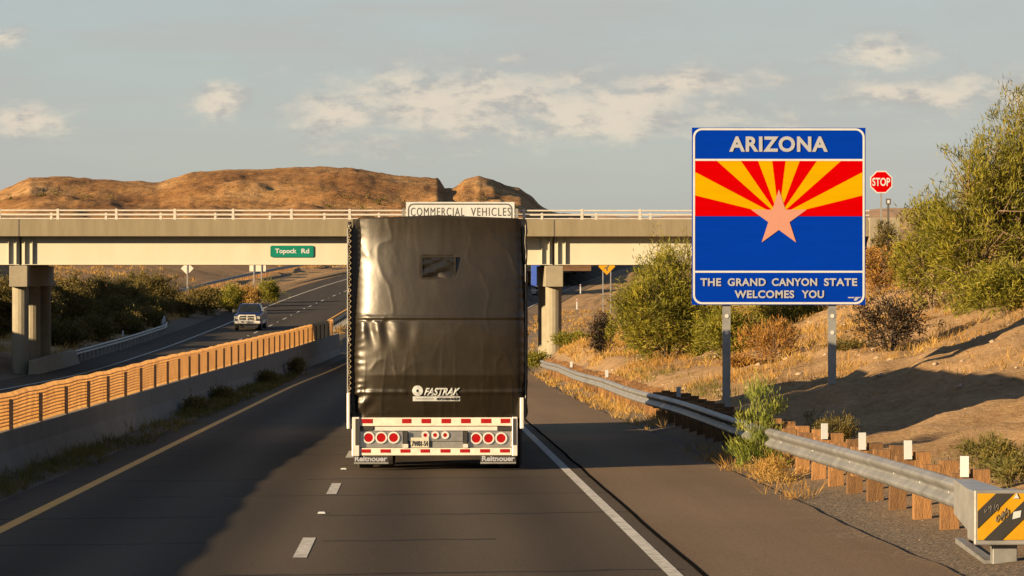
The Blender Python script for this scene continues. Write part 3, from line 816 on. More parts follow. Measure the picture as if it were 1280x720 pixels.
    for (u, v, s_, ph) in ((.42, .42, .055, 0), (.52, .50, .05, 1.2), (.30, .62, .05, 2.0), (.16, .60, .04, .6)):
        pts = []
        for i in range(14):
            tt = i / 13 * 2 * math.pi * 1.4 + ph
            pts.append((x0 + (x1 - x0) * u + s_ * math.cos(tt * 1.0) * .55 + tt * .006, 30.971, zz0 + Hs * v + s_ * math.sin(tt * 2.0) * .6 + tt * .006))
        sc.tube(pts, .004, 4)
    sc.build('scrawl', M['ink'], head, world=True)
    sk = MB(); sk.prism([(x0 + .335, zz0 + .20), (x0 + .41, zz0 + .22), (x0 + .42, zz0 + .285), (x0 + .345, zz0 + .27)], 30.968, 30.972)
    sk.build('sticker', M['white'], head, world=True); sk = MB(); sk.prism([(x0 + .345, zz0 + .40), (x0 + .40, zz0 + .40), (x0 + .375, zz0 + .45)], 30.968, 30.972)
    sk.build('sticker', M['white'], head, world=True)
right_guardrail()

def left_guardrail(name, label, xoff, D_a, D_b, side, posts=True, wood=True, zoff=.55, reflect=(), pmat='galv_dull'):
    mid = lambda D: Vector((xoff(D) + float(cx(D)), D, float(zl(D)) + zoff))
    t = thing(name, label, 'guardrail', tuple(mid(D_a) - Vector((0, 0, zoff))))
    d = D_a; q = t.location
    while d < D_b:
        e = min(d + 7.8, D_b)
        V, Fq = wbeam([mid(x) for x in np.linspace(d, e, 6)], side)
        MB().add(V, Fq).build('rail_panel', M['galv_dull'], t, world=True)
        d += 7.62
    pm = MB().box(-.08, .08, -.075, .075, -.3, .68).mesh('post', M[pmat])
    rf = MB().box(-.06, .06, -.012, .012, .75, 1.12).mesh('reflector', M['white'])
    d = D_a + 1; k = 0
    while d < D_b:
        p = mid(d)
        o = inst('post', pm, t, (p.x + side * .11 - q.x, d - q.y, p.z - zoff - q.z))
        if k in reflect: inst('reflector', rf, o, (0, -.09, 0))
        d += 1.905; k += 1
left_guardrail('guardrail', 'shaded guardrail curving away from the left bridge pier beside dark bushes', lambda D: -20.75 - max(0, (D - 232) / 10) ** 2 * 1.2, 185, 242, -1, reflect=(13, 25, 27, 28))  # posts keep the dull default colour, which stands in for shade
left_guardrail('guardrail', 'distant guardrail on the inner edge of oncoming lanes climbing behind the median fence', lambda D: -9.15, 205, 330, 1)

left_guardrail('guardrail', 'dark guardrail of the entrance ramp below the brown hillside', lambda D: -28.6, 285, 470, -1, wood=True, zoff=.62, pmat='wood')

# ------------------------------------------------------------------ median barrier with slatted glare fence
zt_bar = pchip([20, 51.4, 83.5, 131, 170, 212], [.33, -.19, -.58, -1.13, -1.42, -1.55])
xb = lambda D: -6.62 + float(cx(D))
def median():
    t = thing('median_barrier', 'long shaded concrete median barrier below the tan slatted fence', 'barrier', (-6.62, 24, float(zr(24))))
    d = 20.0; q = t.location
    while d < 205:
        e = min(d + 6.1, 205)
        V, Fq = [], []
        ds = [d + .006, (d + e) / 2, e - .006]
        for x in ds:
            c, zt, zb = xb(x), float(zt_bar(x)), float(zr(x)) - .15
            V += [(c - .30, x, zb), (c - .12, x, zb + .45), (c - .10, x, zt), (c + .10, x, zt), (c + .13, x, zb + .5), (c + .30, x, zb)]
        for i in range(2):
            for k in range(5): Fq.append((i * 6 + k, i * 6 + k + 1, i * 6 + k + 7, i * 6 + k + 6))
        Fq.append((0, 5, 4, 3, 2, 1)); Fq.append((12, 13, 14, 15, 16, 17))
        MB().add(V, Fq).build('barrier_segment', M['concrete_wall'], t, world=True)
        d = e
    f = thing('median_fence', 'tan horizontal slat glare fence glowing in sun on top of the median barrier', 'fence', (-6.62, 24, float(zt_bar(24))))
    Da, Db, bay = 22.3, 200.0, 4.14
    hf = lambda D: float(np.interp(D, [20, 51, 83, 131, 183], [.55, .56, .67, .82, .90]))
    n = 10
    ds = np.arange(Da, Db, bay / 6)
    for k in range(n):
        u = (k + .6) / n
        V, Fq = [], []
        for D in ds:
            h = hf(D); c = xb(D); z = float(zt_bar(D)) + .02 + h * u
            ph = (D - Da) / bay * 2 * math.pi
            z += (.010 * math.cos(ph) + .012 * math.sin(D * .23 + k * .05)) * (.3 + .7 * u)
            hh = h / n * .74
            V += [(c + .024, D, z - hh), (c - .034, D, z + hh), (c - .026, D, z + hh), (c + .032, D, z - hh)]
        m = len(ds)
        for i in range(m - 1):
            for j in range(4): Fq.append((i * 4 + j, i * 4 + (j + 1) % 4, (i + 1) * 4 + (j + 1) % 4, (i + 1) * 4 + j))
        MB().add(V, Fq).build('slat', M['slat'], f, world=True)
    pm = MB().box(-.03, .03, -.035, .035, 0, 1).mesh('fence_post', M['fpost']); q = f.location
    D = Da + 1.4
    while D < Db:
        inst('fence_post', pm, f, (xb(D) + .066 - q.x, D - q.y, float(zt_bar(D)) - q.z), scale=(1, 1, hf(D) * .88))
        D += bay
median()

# concrete wall beside the left pier
def pier_wall():
    t = thing('pier_protection_wall', 'low concrete wall joining the left bridge pier to the guardrail', 'barrier', (-20.4, 169, -2.95))
    V = []; Fq = []
    for i, D in enumerate((168.5, 176, 185.5)):
        c = -20.45 + float(cx(D)); zb, h = float(zl(D)) - .15, (.85, .95, .9)[i]
        V += [(c - .35, D, zb), (c - .3, D, zb + h), (c - .05, D, zb + h), (c + .12, D, zb + .3), (c + .22, D, zb)]
    for i in range(2):
        for k in range(4): Fq.append((i * 5 + k, i * 5 + k + 1, i * 5 + k + 6, i * 5 + k + 5))
    Fq += [(4, 3, 2, 1, 0), (10, 11, 12, 13, 14)]
    MB().add(V, Fq).build('wall_body', M['concrete'], t, world=True)
pier_wall()

# ------------------------------------------------------------------ state line sign
def arizona_sign():
    Y = 72.0; s = Y / F
    c = P(973.5, 381, Y)
    t = thing('state_line_sign', 'large blue ARIZONA welcome sign with red and yellow rays and copper star', 'sign', (c.x, Y, 0))
    W2 = 218.0 * s / 2; z0 = c.z; H = 222.0 * s; z1 = z0 + H
    k = 605.0; ku = 2 * W2 / k                       # units of the zoomed photograph
    X = lambda u: (u - 342.5) * ku
    Z = lambda v: z1 - (v - 55) / 613.0 * H
    MB().box(-W2, W2, 0, .05, z0, z1).build('panel', M['sign_blue'], t)
    r = MB(); ring(r, rrect(X(43), X(642), Z(666), Z(57), .20), rrect(X(50), X(635), Z(659), Z(64), .16), -.008, -.001); r.build('border', M['white'], t)
    for v in (166.5, 553.5): MB().box(X(50.3), X(634.7), -.008, -.001, Z(v + 3.4), Z(v - 3.4)).build('divider', M['white'], t)
    fx, fz = X(342.5), Z(361)
    xl, xr, zt = X(50.5), X(634.5), Z(170.2)
    def edge(a):
        dx, dz = math.cos(a), math.sin(a)
        q = []
        if dz > 1e-9: q.append((zt - fz) / dz)
        if dx > 1e-9: q.append((xr - fx) / dx)
        if dx < -1e-9: q.append((xl - fx) / dx)
        l = min(q); return (fx + dx * l, fz + dz * l)
    for i in range(13):
        a0, a1 = math.pi * i / 13, math.pi * (i + 1) / 13
        e0, e1 = edge(a0), edge(a1)
        poly = [(fx, fz), e0]
        for cxx, czz in ((xr, zt), (xl, zt)):
            ac = math.atan2(czz - fz, cxx - fx)
            if a0 + 1e-6 < ac < a1 - 1e-6: poly.append((cxx, czz))
        poly.append(e1)
        MB().prism(poly, -.008, -.001).build('ray', M['sign_red' if i % 2 == 0 else 'sign_yellow'], t)
    sx, sz, R = X(342.5), Z(370), 102 * ku
    star = []
    for i in range(10):
        a = math.radians(90 + 36 * i); rr = R if i % 2 == 0 else R * .382
        star.append((sx + rr * math.cos(a), sz + rr * math.sin(a)))
    MB().prism(star, -.014, -.009).build('star', M['copper'], t)
    text_mesh('lettering', 'ARIZONA', (X(169), X(513), Z(139), Z(85)), -.010, M['letter'], t, .035, spacing=1.1)
    xs = ((69, 141, 'THE'), (164, 297, 'GRAND'), (318, 476, 'CANYON'), (500, 616, 'STATE'))
    for a, b, w in xs: text_mesh('lettering', w, (X(a), X(b), Z(603), Z(576)), -.010, M['letter'], t, .03, spacing=1.08)
    for a, b, w in ((188, 396, 'WELCOMES'), (422, 500, 'YOU')): text_mesh('lettering', w, (X(a), X(b), Z(645), Z(618)), -.010, M['letter'], t, .03, spacing=1.08)
    em = MB(); em.prism([(X(584), Z(645)), (X(604), Z(645)), (X(607), Z(641)), (X(584), Z(641))], -.009, -.002); em.prism([(X(604), Z(653)), (X(612), Z(655)), (X(622), Z(645)), (X(632), Z(641)), (X(610), Z(641)), (X(607), Z(647))], -.009, -.002)
    em.build('maker_mark', M['letter'], t)
    for px_, py_ in ((908, 514), (1040, 500)):
        p = P(px_, py_, Y + .14)
        po = MB(); w = .085; x = p.x - c.x; zb = ground_at(p.x, Y) - .3
        po.box(x - w, x - w + .02, .07, .21, zb, z1 - .3); po.box(x + w - .02, x + w, .07, .21, zb, z1 - .3); po.box(x - w + .02, x + w - .02, .13, .15, zb, z1 - .3)
        po.box(x - w, x + w, .069, .0899, zb, z1 - .31)
        pp = po.build('post', M['galv'], t)
        for zz in (z0 - .25, z0 - .62): MB().disc_y(x, zz, .045, .055, .068, 10).build('bolt', M['alum'], pp)
    for zz in (z0 + .4, z0 + 1.5, z0 + 2.6, z0 + 3.5): MB().box(-W2 + .1, W2 - .1, .051, .0685, zz - .04, zz + .04).build('stringer', M['galv'], t)
    return t
arizona_sign()

def octagon(r, rot=22.5): return [(r * math.cos(math.radians(rot + 45 * k)), r * math.sin(math.radians(rot + 45 * k))) for k in range(8)]
def stop_sign():
    Y = 135.0; s = Y / F; c = P(1101.5, 227.5, Y)
    t = thing('stop_sign', 'red octagonal STOP sign on a thin post above the right bank', 'sign', (c.x, Y, c.z - 3.0))
    R = 14.0 * s / math.cos(math.radians(22.5))
    MB().prism([(x, z + 3) for x, z in octagon(R)], 0, .01).build('panel', M['white'], t)
    MB().prism([(x, z + 3) for x, z in octagon(R * .90)], -.006, -.001).build('red_face', M['sign_red'], t)
    text_mesh('lettering', 'STOP', (-R * .74, R * .74, 3 - R * .33, 3 + R * .35), -.009, M['white'], t, .02)
    g = ground_at(c.x, Y) - c.z + 3.0
    MB().box(-.035, .035, .012, .06, g - .5, 3 + R * .8).build('post', M['galv'], t)
    # small back-turned marker beside it
    c = P(1110.5, 252, Y + 6)
    t = thing('marker_sign', 'small dark marker sign on a dark post behind the STOP sign', 'sign', (c.x, Y + 6, c.z - 2))
    MB().prism(rrect(-.11, .11, 2 - .13, 2 + .13, .02), -.02, 0).build('panel', M['dark'], t)
    text_mesh('lettering', '1', (-.05, .05, 1.93, 2.07), -.023, M['white'], t, .02)
    g = ground_at(c.x, Y + 6) - c.z + 2
    MB().box(-.045, .045, .002, .05, g - .4, 2 + .05).build('post', M['dark'], t)
stop_sign()

def diamond_backs():
    Y = 285.0; c = P(234, 335.5, Y)
    t = thing('warning_sign_back', 'bare back of a diamond sign on one post above the left bushes', 'sign', (c.x, Y, c.z - 2.2))
    d = .56
    MB().prism([(0, 2.2 - d), (d, 2.2), (0, 2.2 + d), (-d, 2.2)], 0, .02).build('panel', M['sign_back'], t)
    MB().box(-.05, .05, -.06, -.002, -1.0, 2.5).build('post', M['galv'], t)
    Y = 300.0; c = P(322, 334.5, Y)
    t = thing('guide_sign_back', 'bare back of a wide sign on two posts beyond the pickup truck', 'sign', (c.x, Y, c.z - 2.2))
    MB().box(-.75, .75, 0, .02, 1.85, 2.65).build('panel', M['sign_back'], t)
    for x in (-.35, .35): MB().box(x - .05, x + .05, -.08, -.002, -.8, 2.6).build('post', M['galv'], t)
    Y = 250.0; c = P(758.5, 333, Y)
    t = thing('curve_warning_sign', 'yellow diamond warning sign with black arrow half hidden by the girder', 'sign', (c.x, Y, c.z - 2.4))
    d = .66
    MB().prism([(0, 2.4 - d), (d, 2.4), (0, 2.4 + d), (-d, 2.4)], 0, .02).build('panel', M['amber'], t)
    a = MB(); a.prism([(-.02, 2.06), (.08, 2.06), (.06, 2.3), (.2, 2.45), (.13, 2.52), (-.05, 2.33)], -.006, -.001); a.prism([(-.2, 2.2), (-.05, 2.24), (-.05, 2.34), (-.2, 2.30)], -.006, -.001)
    a.build('arrow', M['ink'], t)
    for x in (-.3, .3): MB().box(x - .04, x + .04, .022, .09, -1.2, 2.5).build('post', M['galv'], t)
diamond_backs()

def delineators():
    for (px_, py0, py1, D, lab) in ((725.5, 355.5, 364, 285, 'thin white roadside delineator just right of the blue trailer'), (721, 374, 384, 250, 'thin white roadside delineator in dry grass right of the bridge pier')):
        a, b = P(px_, py1 + 3, D), P(px_, py0, D)
        t = thing('delineator_post', lab, 'delineator', tuple(a), group='white delineators right of the far road')
        h = b.z - a.z
        MB().add([(-.05, 0, 0), (.05, 0, 0), (.05, .03, 0), (-.05, .03, 0), (-.05, 0, h), (.05, 0, h), (.05, .03, h), (-.05, .03, h)],
                 [(0, 1, 5, 4), (1, 2, 6, 5), (2, 3, 7, 6), (3, 0, 4, 7), (4, 5, 6, 7)]).build('stake', M['white'], t)
        MB().box(-.035, .035, -.008, -.001, h - .18, h - .06).build('reflector', M['red_tape'], t)
delineators()

# ------------------------------------------------------------------ tarped flatbed truck ahead
def tyre_mesh(r, w):
    return MB().lathe_x([(-w / 2, r * .62), (-w / 2, r * .9), (-w * .38, r), (w * .38, r), (w / 2, r * .9), (w / 2, r * .62)], 0, 0, 0, 24).mesh('tyre', M['rubber'], False)
def rim_mesh(r, w, material):
    return MB().lathe_x([(-w * .42, r * .1), (-w * .45, r * .35), (-w * .3, r * .5), (-w * .46, r * .63), (w * .46, r * .63), (w * .3, r * .5), (w * .45, r * .35), (w * .42, r * .1)], 0, 0, 0, 18).mesh('rim', material, True)

def tarped_truck():
    Y = 52.0; s = Y / F
    base = P(547.5, 588, Y)
    t = thing('flatbed_truck', 'black tarp covered flatbed truck with aluminium rear bumper and red lights', 'truck', (base.x, Y, float(zr(Y))), (-math.atan(.01605), 0, 0))
    X = lambda px_: (px_ - 547.5) * s
    Z = lambda py_: (588 - py_) * s
    # rear curtain: a taut, wrinkled vinyl sheet that bulges between its frame
    xl, xr = X(440.5), X(655.5); zt, zb = Z(273), Z(524)
    nu, nv = 150, 170
    U, V = np.meshgrid(np.linspace(0, 1, nu), np.linspace(0, 1, nv))
    # uneven spacing: more columns at both edges
    Ue = .5 - .5 * np.cos(U * math.pi); Uu = .55 * U + .45 * Ue
    xx = xl + (xr - xl) * Uu; zz = zb + (zt - zb) * V
    w = xr - xl
    uf = np.linspace(0, 1, 400)
    ys_ = []
    for amp in (.36, .70):                            # two slopes of the sheet, blended with height
        sl_ = -amp * np.exp(-(uf / .10) ** 1.6) - .27 * (1 - 1.75 * uf) + .22 * np.exp(-((1 - uf) / .08) ** 1.5)
        ys_.append(np.cumsum(sl_) / 400 * w)
    kv = .5 + .5 * np.cos((V - .62) * 7.5)
    bul = np.interp(Uu, uf, ys_[0]) * (1 - kv) + np.interp(Uu, uf, ys_[1]) * kv
    bul = (bul + .03 * np.cos(V * 2 * math.pi)) * (.25 + .75 * np.clip(V / .22, 0, 1) ** 1.2)
    vh_ = .135
    edge = .10 * np.exp(-(Uu / .018) ** 1.3) + .10 * np.exp(-((1 - Uu) / .018) ** 1.3)
    # big soft pull at the left edge (the bright sail shaped sheen)
    pull = .012 * np.exp(-((1 - Uu) / .06) ** 2) * np.cos(V * 13)
    wr = .010 * np.sin(V * 150 + 9 * fbm(Uu * 4, V * 5, 3, 5)) * np.exp(-(Uu / .05) ** 2) * (.3 + .7 * (V < .53))
    wr = wr + .006 * np.sin(V * 120 + 5 * fbm(Uu * 4, V * 5, 3, 6)) * np.exp(-((1 - Uu) / .035) ** 2)
    wr = wr + .007 * fbm(Uu * 6, V * 2.2, 3, 12) + .0012 * fbm(Uu * 30, V * 12, 3, 13)
    wr = wr + .0007 * np.sin(Uu * 120 + 8 * fbm(Uu * 5, V * 2, 3, 50)) * np.clip((V - .72) * 3.5, 0, 1) + .0025 * np.sin(Uu * 95 + 3 * fbm(Uu * 5, V * 2, 3, 51)) * np.exp(-((V - vh_) / .03) ** 2)
    fl = .026 * np.sin((Uu * 26 + V * 2.0) * 2.2 + 2 * fbm(Uu * 5, V * 4, 2, 3)) * np.clip(1 - np.abs(V - .44) / .10, 0, 1) * np.clip((.42 - Uu) * 4, 0, 1) * (V < .49)
    rid = lambda a, b, sd: (1 - np.abs(fbm(a, b, 3, sd)) * 2.2).clip(0, 1) ** 5          # thin sharp creases
    wr = wr - .010 * rid(Uu * 5 + V * 2.5, V * 3.2 - Uu * 1.5, 61) * (.25 + .75 * np.clip(np.abs(Uu - .5) * 2.4 - .25, 0, 1)) - .007 * rid(Uu * 9, V * 2.0, 67) * np.clip((.5 - V) * 2.5, 0, 1)
    vs = (523.5 - 400) / 250.0
    seam = -.016 * np.exp(-((V - vs - .012) / .010) ** 2) + .014 * np.exp(-((V - vs) / .005) ** 2)
    vh = .135
    hem = -.020 * np.exp(-((V - vh) / .010) ** 2) * (.4 + .6 * (np.abs(Uu - .45) > .13)) + .05 * np.clip((vh - V) / vh, 0, 1) ** 1.3
    diag = .022 * np.sin((Uu * 20 - V * 26) * 2.0) * np.exp(-((Uu - .06) / .06) ** 2 - ((V - .09) / .06) ** 2)
    # sewn-in window patch that sags
    wu, wv = (Uu - (548 - 440.5) / 215) / (22 / 215.), (V - (523.5 - 334) / 250) / (15 / 250.)
    inw = np.clip((1.0 - np.maximum(np.abs(wu), np.abs(wv))) * 6, 0, 1)
    wd = inw * (.016 + .02 * np.sin(wu * 3.1 + wv * 4.2) * np.clip(-wv + .1, 0, 1) + .012 * fbm(wu * 3, wv * 3, 3, 77))
    vf = np.linspace(0, 1, 300)
    tl = .15 * np.exp(-((vf - .50) / .20) ** 2) - .13 * np.clip((vf - .74) / .2, 0, 1) - .05 * np.clip((.22 - vf) / .2, 0, 1)
    lean = np.interp(V, vf, np.cumsum(tl) / 300 * (zt - zb)); lean = lean - lean[:1] + .01
    yy = lean + bul + edge + pull + wr + fl + seam + hem + diag + wd + .06
    yc = lambda px_, py_: float(yy[int(np.clip((zb - Z(py_)) / (zb - zt), 0, 1) * (nv - 1)), int(np.argmin(np.abs(xx[0] - X(px_))))])
    Vt = np.stack([xx, yy, zz + .012 * np.sin(Uu * 9) * (V < .02)], -1).reshape(-1, 3)
    idx = np.arange(nu * nv).reshape(nv, nu)
    Fq = np.stack([idx[:-1, :-1], idx[:-1, 1:], idx[1:, 1:], idx[1:, :-1]], -1).reshape(-1, 4)
    me = np_mesh('rear_curtain', Vt, Fq, M['black_vinyl'], True)
    rear = bpy.data.objects.new('rear_curtain', me); COL.objects.link(rear); rear.parent = t
    rear['label'] = 'glossy wrinkled black vinyl curtain with sewn in window'
    # window film and its seam frame
    x0, x1, z0, z1 = X(526.5), X(569.5), Z(348.5), Z(320.5)
    yw = min(yc(522, 335), yc(574, 335))
    fr = MB(); ring(fr, [(x0, z0), (x1, z0), (x1, z1), (x0, z1)], [(x0 + .02, z0 + .02), (x1 - .02, z0 + .02), (x1 - .02, z1 - .02), (x0 + .02, z1 - .02)], yw - .026, yw + .004)
    fr.build('window_seam', M['black_vinyl'], rear)
    gx, gz = np.meshgrid(np.linspace(x0 + .02, x1 - .02, 26), np.linspace(z0 + .02, z1 - .02, 20))
    uu, vv = (gx - x0) / (x1 - x0), (gz - z0) / (z1 - z0)
    gy = yw - .012 + .014 * np.sin((uu * 1.4 - vv * 2.2) * 5.0) * np.clip(1.1 - vv * 1.3, 0, 1) * np.clip(1.4 - uu * 1.2, 0, 1) + .008 * fbm(uu * 5, vv * 5, 3, 4)
    idx = np.arange(gx.size).reshape(gx.shape)
    wm = np_mesh('window_film', np.stack([gx, gy, gz], -1).reshape(-1, 3), np.stack([idx[:-1, :-1], idx[:-1, 1:], idx[1:, 1:], idx[1:, :-1]], -1).reshape(-1, 4), M['vinyl_window'], True)
    wo = bpy.data.objects.new('window_film', wm); COL.objects.link(wo); wo.parent = rear
    # printed mark on the curtain
    q = lambda u: X(420 + u / 4); qz = lambda v: Z(420 + v / 4)
    yl = min(yc(515, 492), yc(545, 492), yc(575, 492), yc(575, 500), yc(545, 500), yc(555, 500), yc(565, 490), yc(575, 486), yc(560, 500)) + .004
    def strip_(a, b, z_lo, z_hi):
        m_ = MB(); k_ = 16; V_ = []; F_ = []
        for i in range(k_ + 1):
            x = q(a) + (q(b) - q(a)) * i / k_; V_ += [(x, yl, qz(z_lo)), (x, yl, (qz(z_lo) + qz(z_hi)) / 2), (x, yl, qz(z_hi))]
        for i in range(k_): F_ += [(3 * i, 3 * i + 3, 3 * i + 4, 3 * i + 1), (3 * i + 1, 3 * i + 4, 3 * i + 5, 3 * i + 2)]
        return m_.add(V_, F_)
    rd = MB(); n = 28
    ring(rd, [(q(408) + .086 * math.cos(2 * math.pi * k / n), qz(273) + .086 * math.sin(2 * math.pi * k / n)) for k in range(n)],
         [(q(408) + .022 * math.cos(2 * math.pi * k / n), qz(273) + .022 * math.sin(2 * math.pi * k / n)) for k in range(n)], yl - .02, yl - .014)
    rd.build('roundel', M['white'], rear)
    text_mesh('lettering', 'FASTRAK', (q(440), q(620), qz(296), qz(258)), yl - .018, M['white'], rear, .03, shear=.35)
    strip_(448, 606, 298, 293).build('underline', M['white'], rear)
    strip_(384, 620, 325, 301).build('print_strip', M['white'], rear)
    strip_(398, 488, 315, 312).build('underline', M['galv_dull'], rear)
    text_mesh('lettering', '877-489-8477', (q(502), q(612), qz(320), qz(307)), yl - .026, M['ink'], rear, .02)
    def drape(o, gap):
        me_ = o.data; n_ = len(me_.vertices); A = np.zeros(n_ * 3); me_.vertices.foreach_get('co', A); A = A.reshape(-1, 3)
        fu = np.interp(A[:, 0], xx[0], np.arange(nu)); fv = np.clip((A[:, 2] - zb) / (zt - zb), 0, 1) * (nv - 1)
        iu = np.clip(fu.astype(int), 0, nu - 2); iv = np.clip(fv.astype(int), 0, nv - 2); a_, b_ = fu - iu, fv - iv
        sy_ = (yy[iv, iu] * (1 - a_) + yy[iv, iu + 1] * a_) * (1 - b_) + (yy[iv + 1, iu] * (1 - a_) + yy[iv + 1, iu + 1] * a_) * b_
        A[:, 1] = sy_ - gap - (A[:, 1].max() - A[:, 1])
        me_.vertices.foreach_set('co', A.ravel().astype(np.float32)); me_.update()
    for o in list(rear.children):
        nm = o.name.split('.')[0]
        if nm in ('roundel', 'lettering', 'underline', 'print_strip'):
            small = nm == 'lettering' and o.data.materials[0] != M['white']
            drape(o, .012 if small else .012 if nm == 'lettering' else .010 if o.data.materials[0] == M['galv_dull'] else .006)
    # lacing rope down the left corner
    rp = MB(); pts = []
    for i in range(70):
        u = i / 69; pts.append((X(437.2) + (.022 if i % 2 else -.022), .035, zb + .1 + (zt - zb - .2) * u))
    rp.tube(pts, .008, 5); rp.build('lacing_rope', M['rope'], t)
    # side curtains and roof: long wrinkled tunnel
    L_ = 15.6
    prof = [(xl - .035, zb + .02), (xl - .05, 1.6), (xl - .05, 2.8), (xl - .02, 3.85), (xl + .10, zt), (0, zt + .05), (xr - .10, zt), (xr + .02, 3.85), (xr + .05, 2.8), (xr + .05, 1.6), (xr + .035, zb + .02)]
    mb = MB(); ys = np.linspace(.12, L_, 40); k = len(prof)
    Vv, Ff = [], []
    for i, y in enumerate(ys):
        o = .025 * math.sin(i * math.pi / 1.0) + .018 * (1 if i % 3 == 0 else -.4)
        for x, z in prof: Vv.append((x * (1 + o * .4 if abs(x) > .2 else 1), y, z + (o * .5 if z > 3.9 else 0)))
    for i in range(len(ys) - 1):
        for j in range(k - 1): Ff.append((i * k + j, i * k + j + 1, (i + 1) * k + j + 1, (i + 1) * k + j))
    Ff.append(tuple(range(k))[::-1]); Ff.append(tuple((len(ys) - 1) * k + j for j in range(k)))
    mb.add(Vv, Ff).build('side_curtain', M['black_vinyl'], t)
    # corner posts, and strips for the highlight on the curtain edges
    for sx, a, b in ((-1, 434.5, 439.8), (1, 656.2, 659.5)):
        cp = MB(); pts = []
        for i in range(40):
            u = i / 39; pts.append((X((a + b) / 2) + .010 * math.sin(u * 47) * (u < .95), .10, zb + .05 + (zt - zb - .1) * u))
        cp.tube(pts, [abs(X(b) - X(a)) / 2 * (1 + .18 * math.sin(i * 1.9)) for i in range(40)], 8)
        cp.build('corner_post', M['black_vinyl' if sx > 0 else 'black_vinyl'], t, smooth=True)
        MB().box(X(433.9 if sx < 0 else 656.6), X(435.3 if sx < 0 else 657.6), .02, .06, Z(525), Z(285 if sx < 0 else 330)).build('edge_highlight', M['galv_dull'], t, bevel=.006)  # grey strip added in place of the highlight line along the curtain edge
    for a, b in ((433.8, 437.6), (650, 655)):
        MB().box(X(a), X(b), -.04, .09, Z(536), Z(491 if a < 500 else 497)).build('side_bracket', M['alum'], t, bevel=.012)
    # deck and chassis
    MB().box(xl + .02, xr - .02, .16, L_, .86, 1.02).build('deck', M['alum'], t)
    for x in (-.5, .5): MB().box(x - .06, x + .06, .22, L_ - 1, .55, .855).build('chassis_rail', M['dark'], t)
    # rear frame
    fr = MB(); fr.box(q(118.5), q(879.5), .02, .14, qz(450), qz(408)); fr.box(q(118.5), q(879.5), .02, .10, qz(597), qz(560)); fr.box(q(118.5), q(879.5), .09, .15, qz(560.2), qz(450.2))
    rf = fr.build('rear_bumper', M['white_tape'], t, bevel=.006)
    for a, b in ((80, 117), (881, 908)):
        MB().box(q(a), q(b), -.01, .16, qz(600), qz(405)).build('bumper_upright', M['alum'], rf, bevel=.008)
    for a, b in ((97, 113), (884, 899)): MB().box(q(a), q(b), -.022, -.0102, qz(545), qz(413)).build('bumper_stop', M['black'], rf)
    for a, b, c, d in ((119, 186, 452, 469), (813, 879, 456, 473)): MB().box(q(a), q(b), .03, .088, qz(d), qz(c)).build('bumper_pad', M['black'], rf)
    MB().box(q(190), q(808), .05, .088, qz(474), qz(453)).build('cross_rail', M['alum'], rf, bevel=.005)
    for a, b in ((340, 357), (640, 656)): MB().box(q(a), q(b), -.005, .088, qz(538), qz(478)).build('rubber_dock_bumper', M['black'], rf)
    for a, b in ((336, 361), (636, 660)): MB().box(q(a), q(b), -.002, .088, qz(559), qz(540)).build('step_plate', M['alum'], rf)
    for a, b in ((119.5, 334), (662, 878)): MB().box(q(a), q(b), .06, .088, qz(558), qz(477)).build('light_panel', M['alum_shiny'], rf, bevel=.006)
    MB().box(q(362), q(635), .06, .088, qz(527), qz(477)).build('light_panel', M['alum_shiny'], rf, bevel=.006)
    MB().box(q(362), q(635), .07, .088, qz(558), qz(529)).build('recess_panel', M['galv_dull'], rf)
    def lamp(u, v, r, rr):
        o = MB(); n = 22
        ring(o, [(q(u) + rr * math.cos(2 * math.pi * k / n), qz(v) + rr * math.sin(2 * math.pi * k / n)) for k in range(n)],
             [(q(u) + r * math.cos(2 * math.pi * k / n), qz(v) + r * math.sin(2 * math.pi * k / n)) for k in range(n)], .035, .061)
        lo = o.build('tail_light', M['alum'], t, smooth=False)
        MB().disc_y(q(u), qz(v), r * .98, .042, .061, 20).build('lens', M['red_lens'], lo)
    for u in (163, 226, 288): lamp(u, 508, .072, .096)
    for u in (701, 763, 826): lamp(u, 512, .072, .096)
    for u in (447, 496, 546): lamp(u, 496, .032, .062)
    def tape(xs, z0, z1):
        for a, b in xs: MB().box(q(a), q(b), .013, .0195, qz(z1), qz(z0)).build('red_reflector', M['red_tape'], rf)
    tape(((128, 182), (330, 375), (427, 473), (527, 573), (625, 672), (725, 775), (823, 870)), 414, 436)
    tape(((128, 172), (222, 272), (322, 370), (422, 468), (522, 570), (620, 668), (720, 768), (820, 868)), 566, 583)
    pl = MB().box(q(370), q(465), .03, .04, qz(558), qz(508)).build('number_plate', M['plate'], t, bevel=.004)
    text_mesh('lettering', '7W81-54', (q(378), q(457), qz(551), qz(524)), .028, M['ink'], pl, .0)
    for a, b in ((90, 262), (722, 900)):
        fl_ = MB().box(q(a), q(b), .040, .055, qz(641), qz(598)).build('mud_flap', M['black'], t)
        text_mesh('lettering', 'Reitnouer', (q(a + (4 if a < 300 else 8)), q(b - 6), qz(627), qz(600)), .036, M['letter'], fl_, .035)
        MB().box(q(a), q(b), .030, .0385, qz(639), qz(631)).build('flap_weight', M['galv_dull'], fl_)
    # wheels: two trailer axles, two drive axles, one steering axle
    ty, rm = tyre_mesh(.50, .27), rim_mesh(.50, .27, M['alum'])
    def wheel(x, y, r=.5):
        o = inst('wheel', rm, t, (x, y, r), scale=(1, r / .5, r / .5)); inst('tyre', ty, o)
    ax = X(456) + .0
    for y in (1.05, 2.35, 17.2, 18.5):
        for x in (ax, ax + .34, -ax - .34 + .06, -ax + .06): wheel(x, y)
        MB().tube([(ax, y, .5), (-ax, y, .5)], .07, 8).build('axle', M['dark'], t)
    for x in (ax + .05, -ax): wheel(x, 21.1)
    # tractor
    cab = MB()
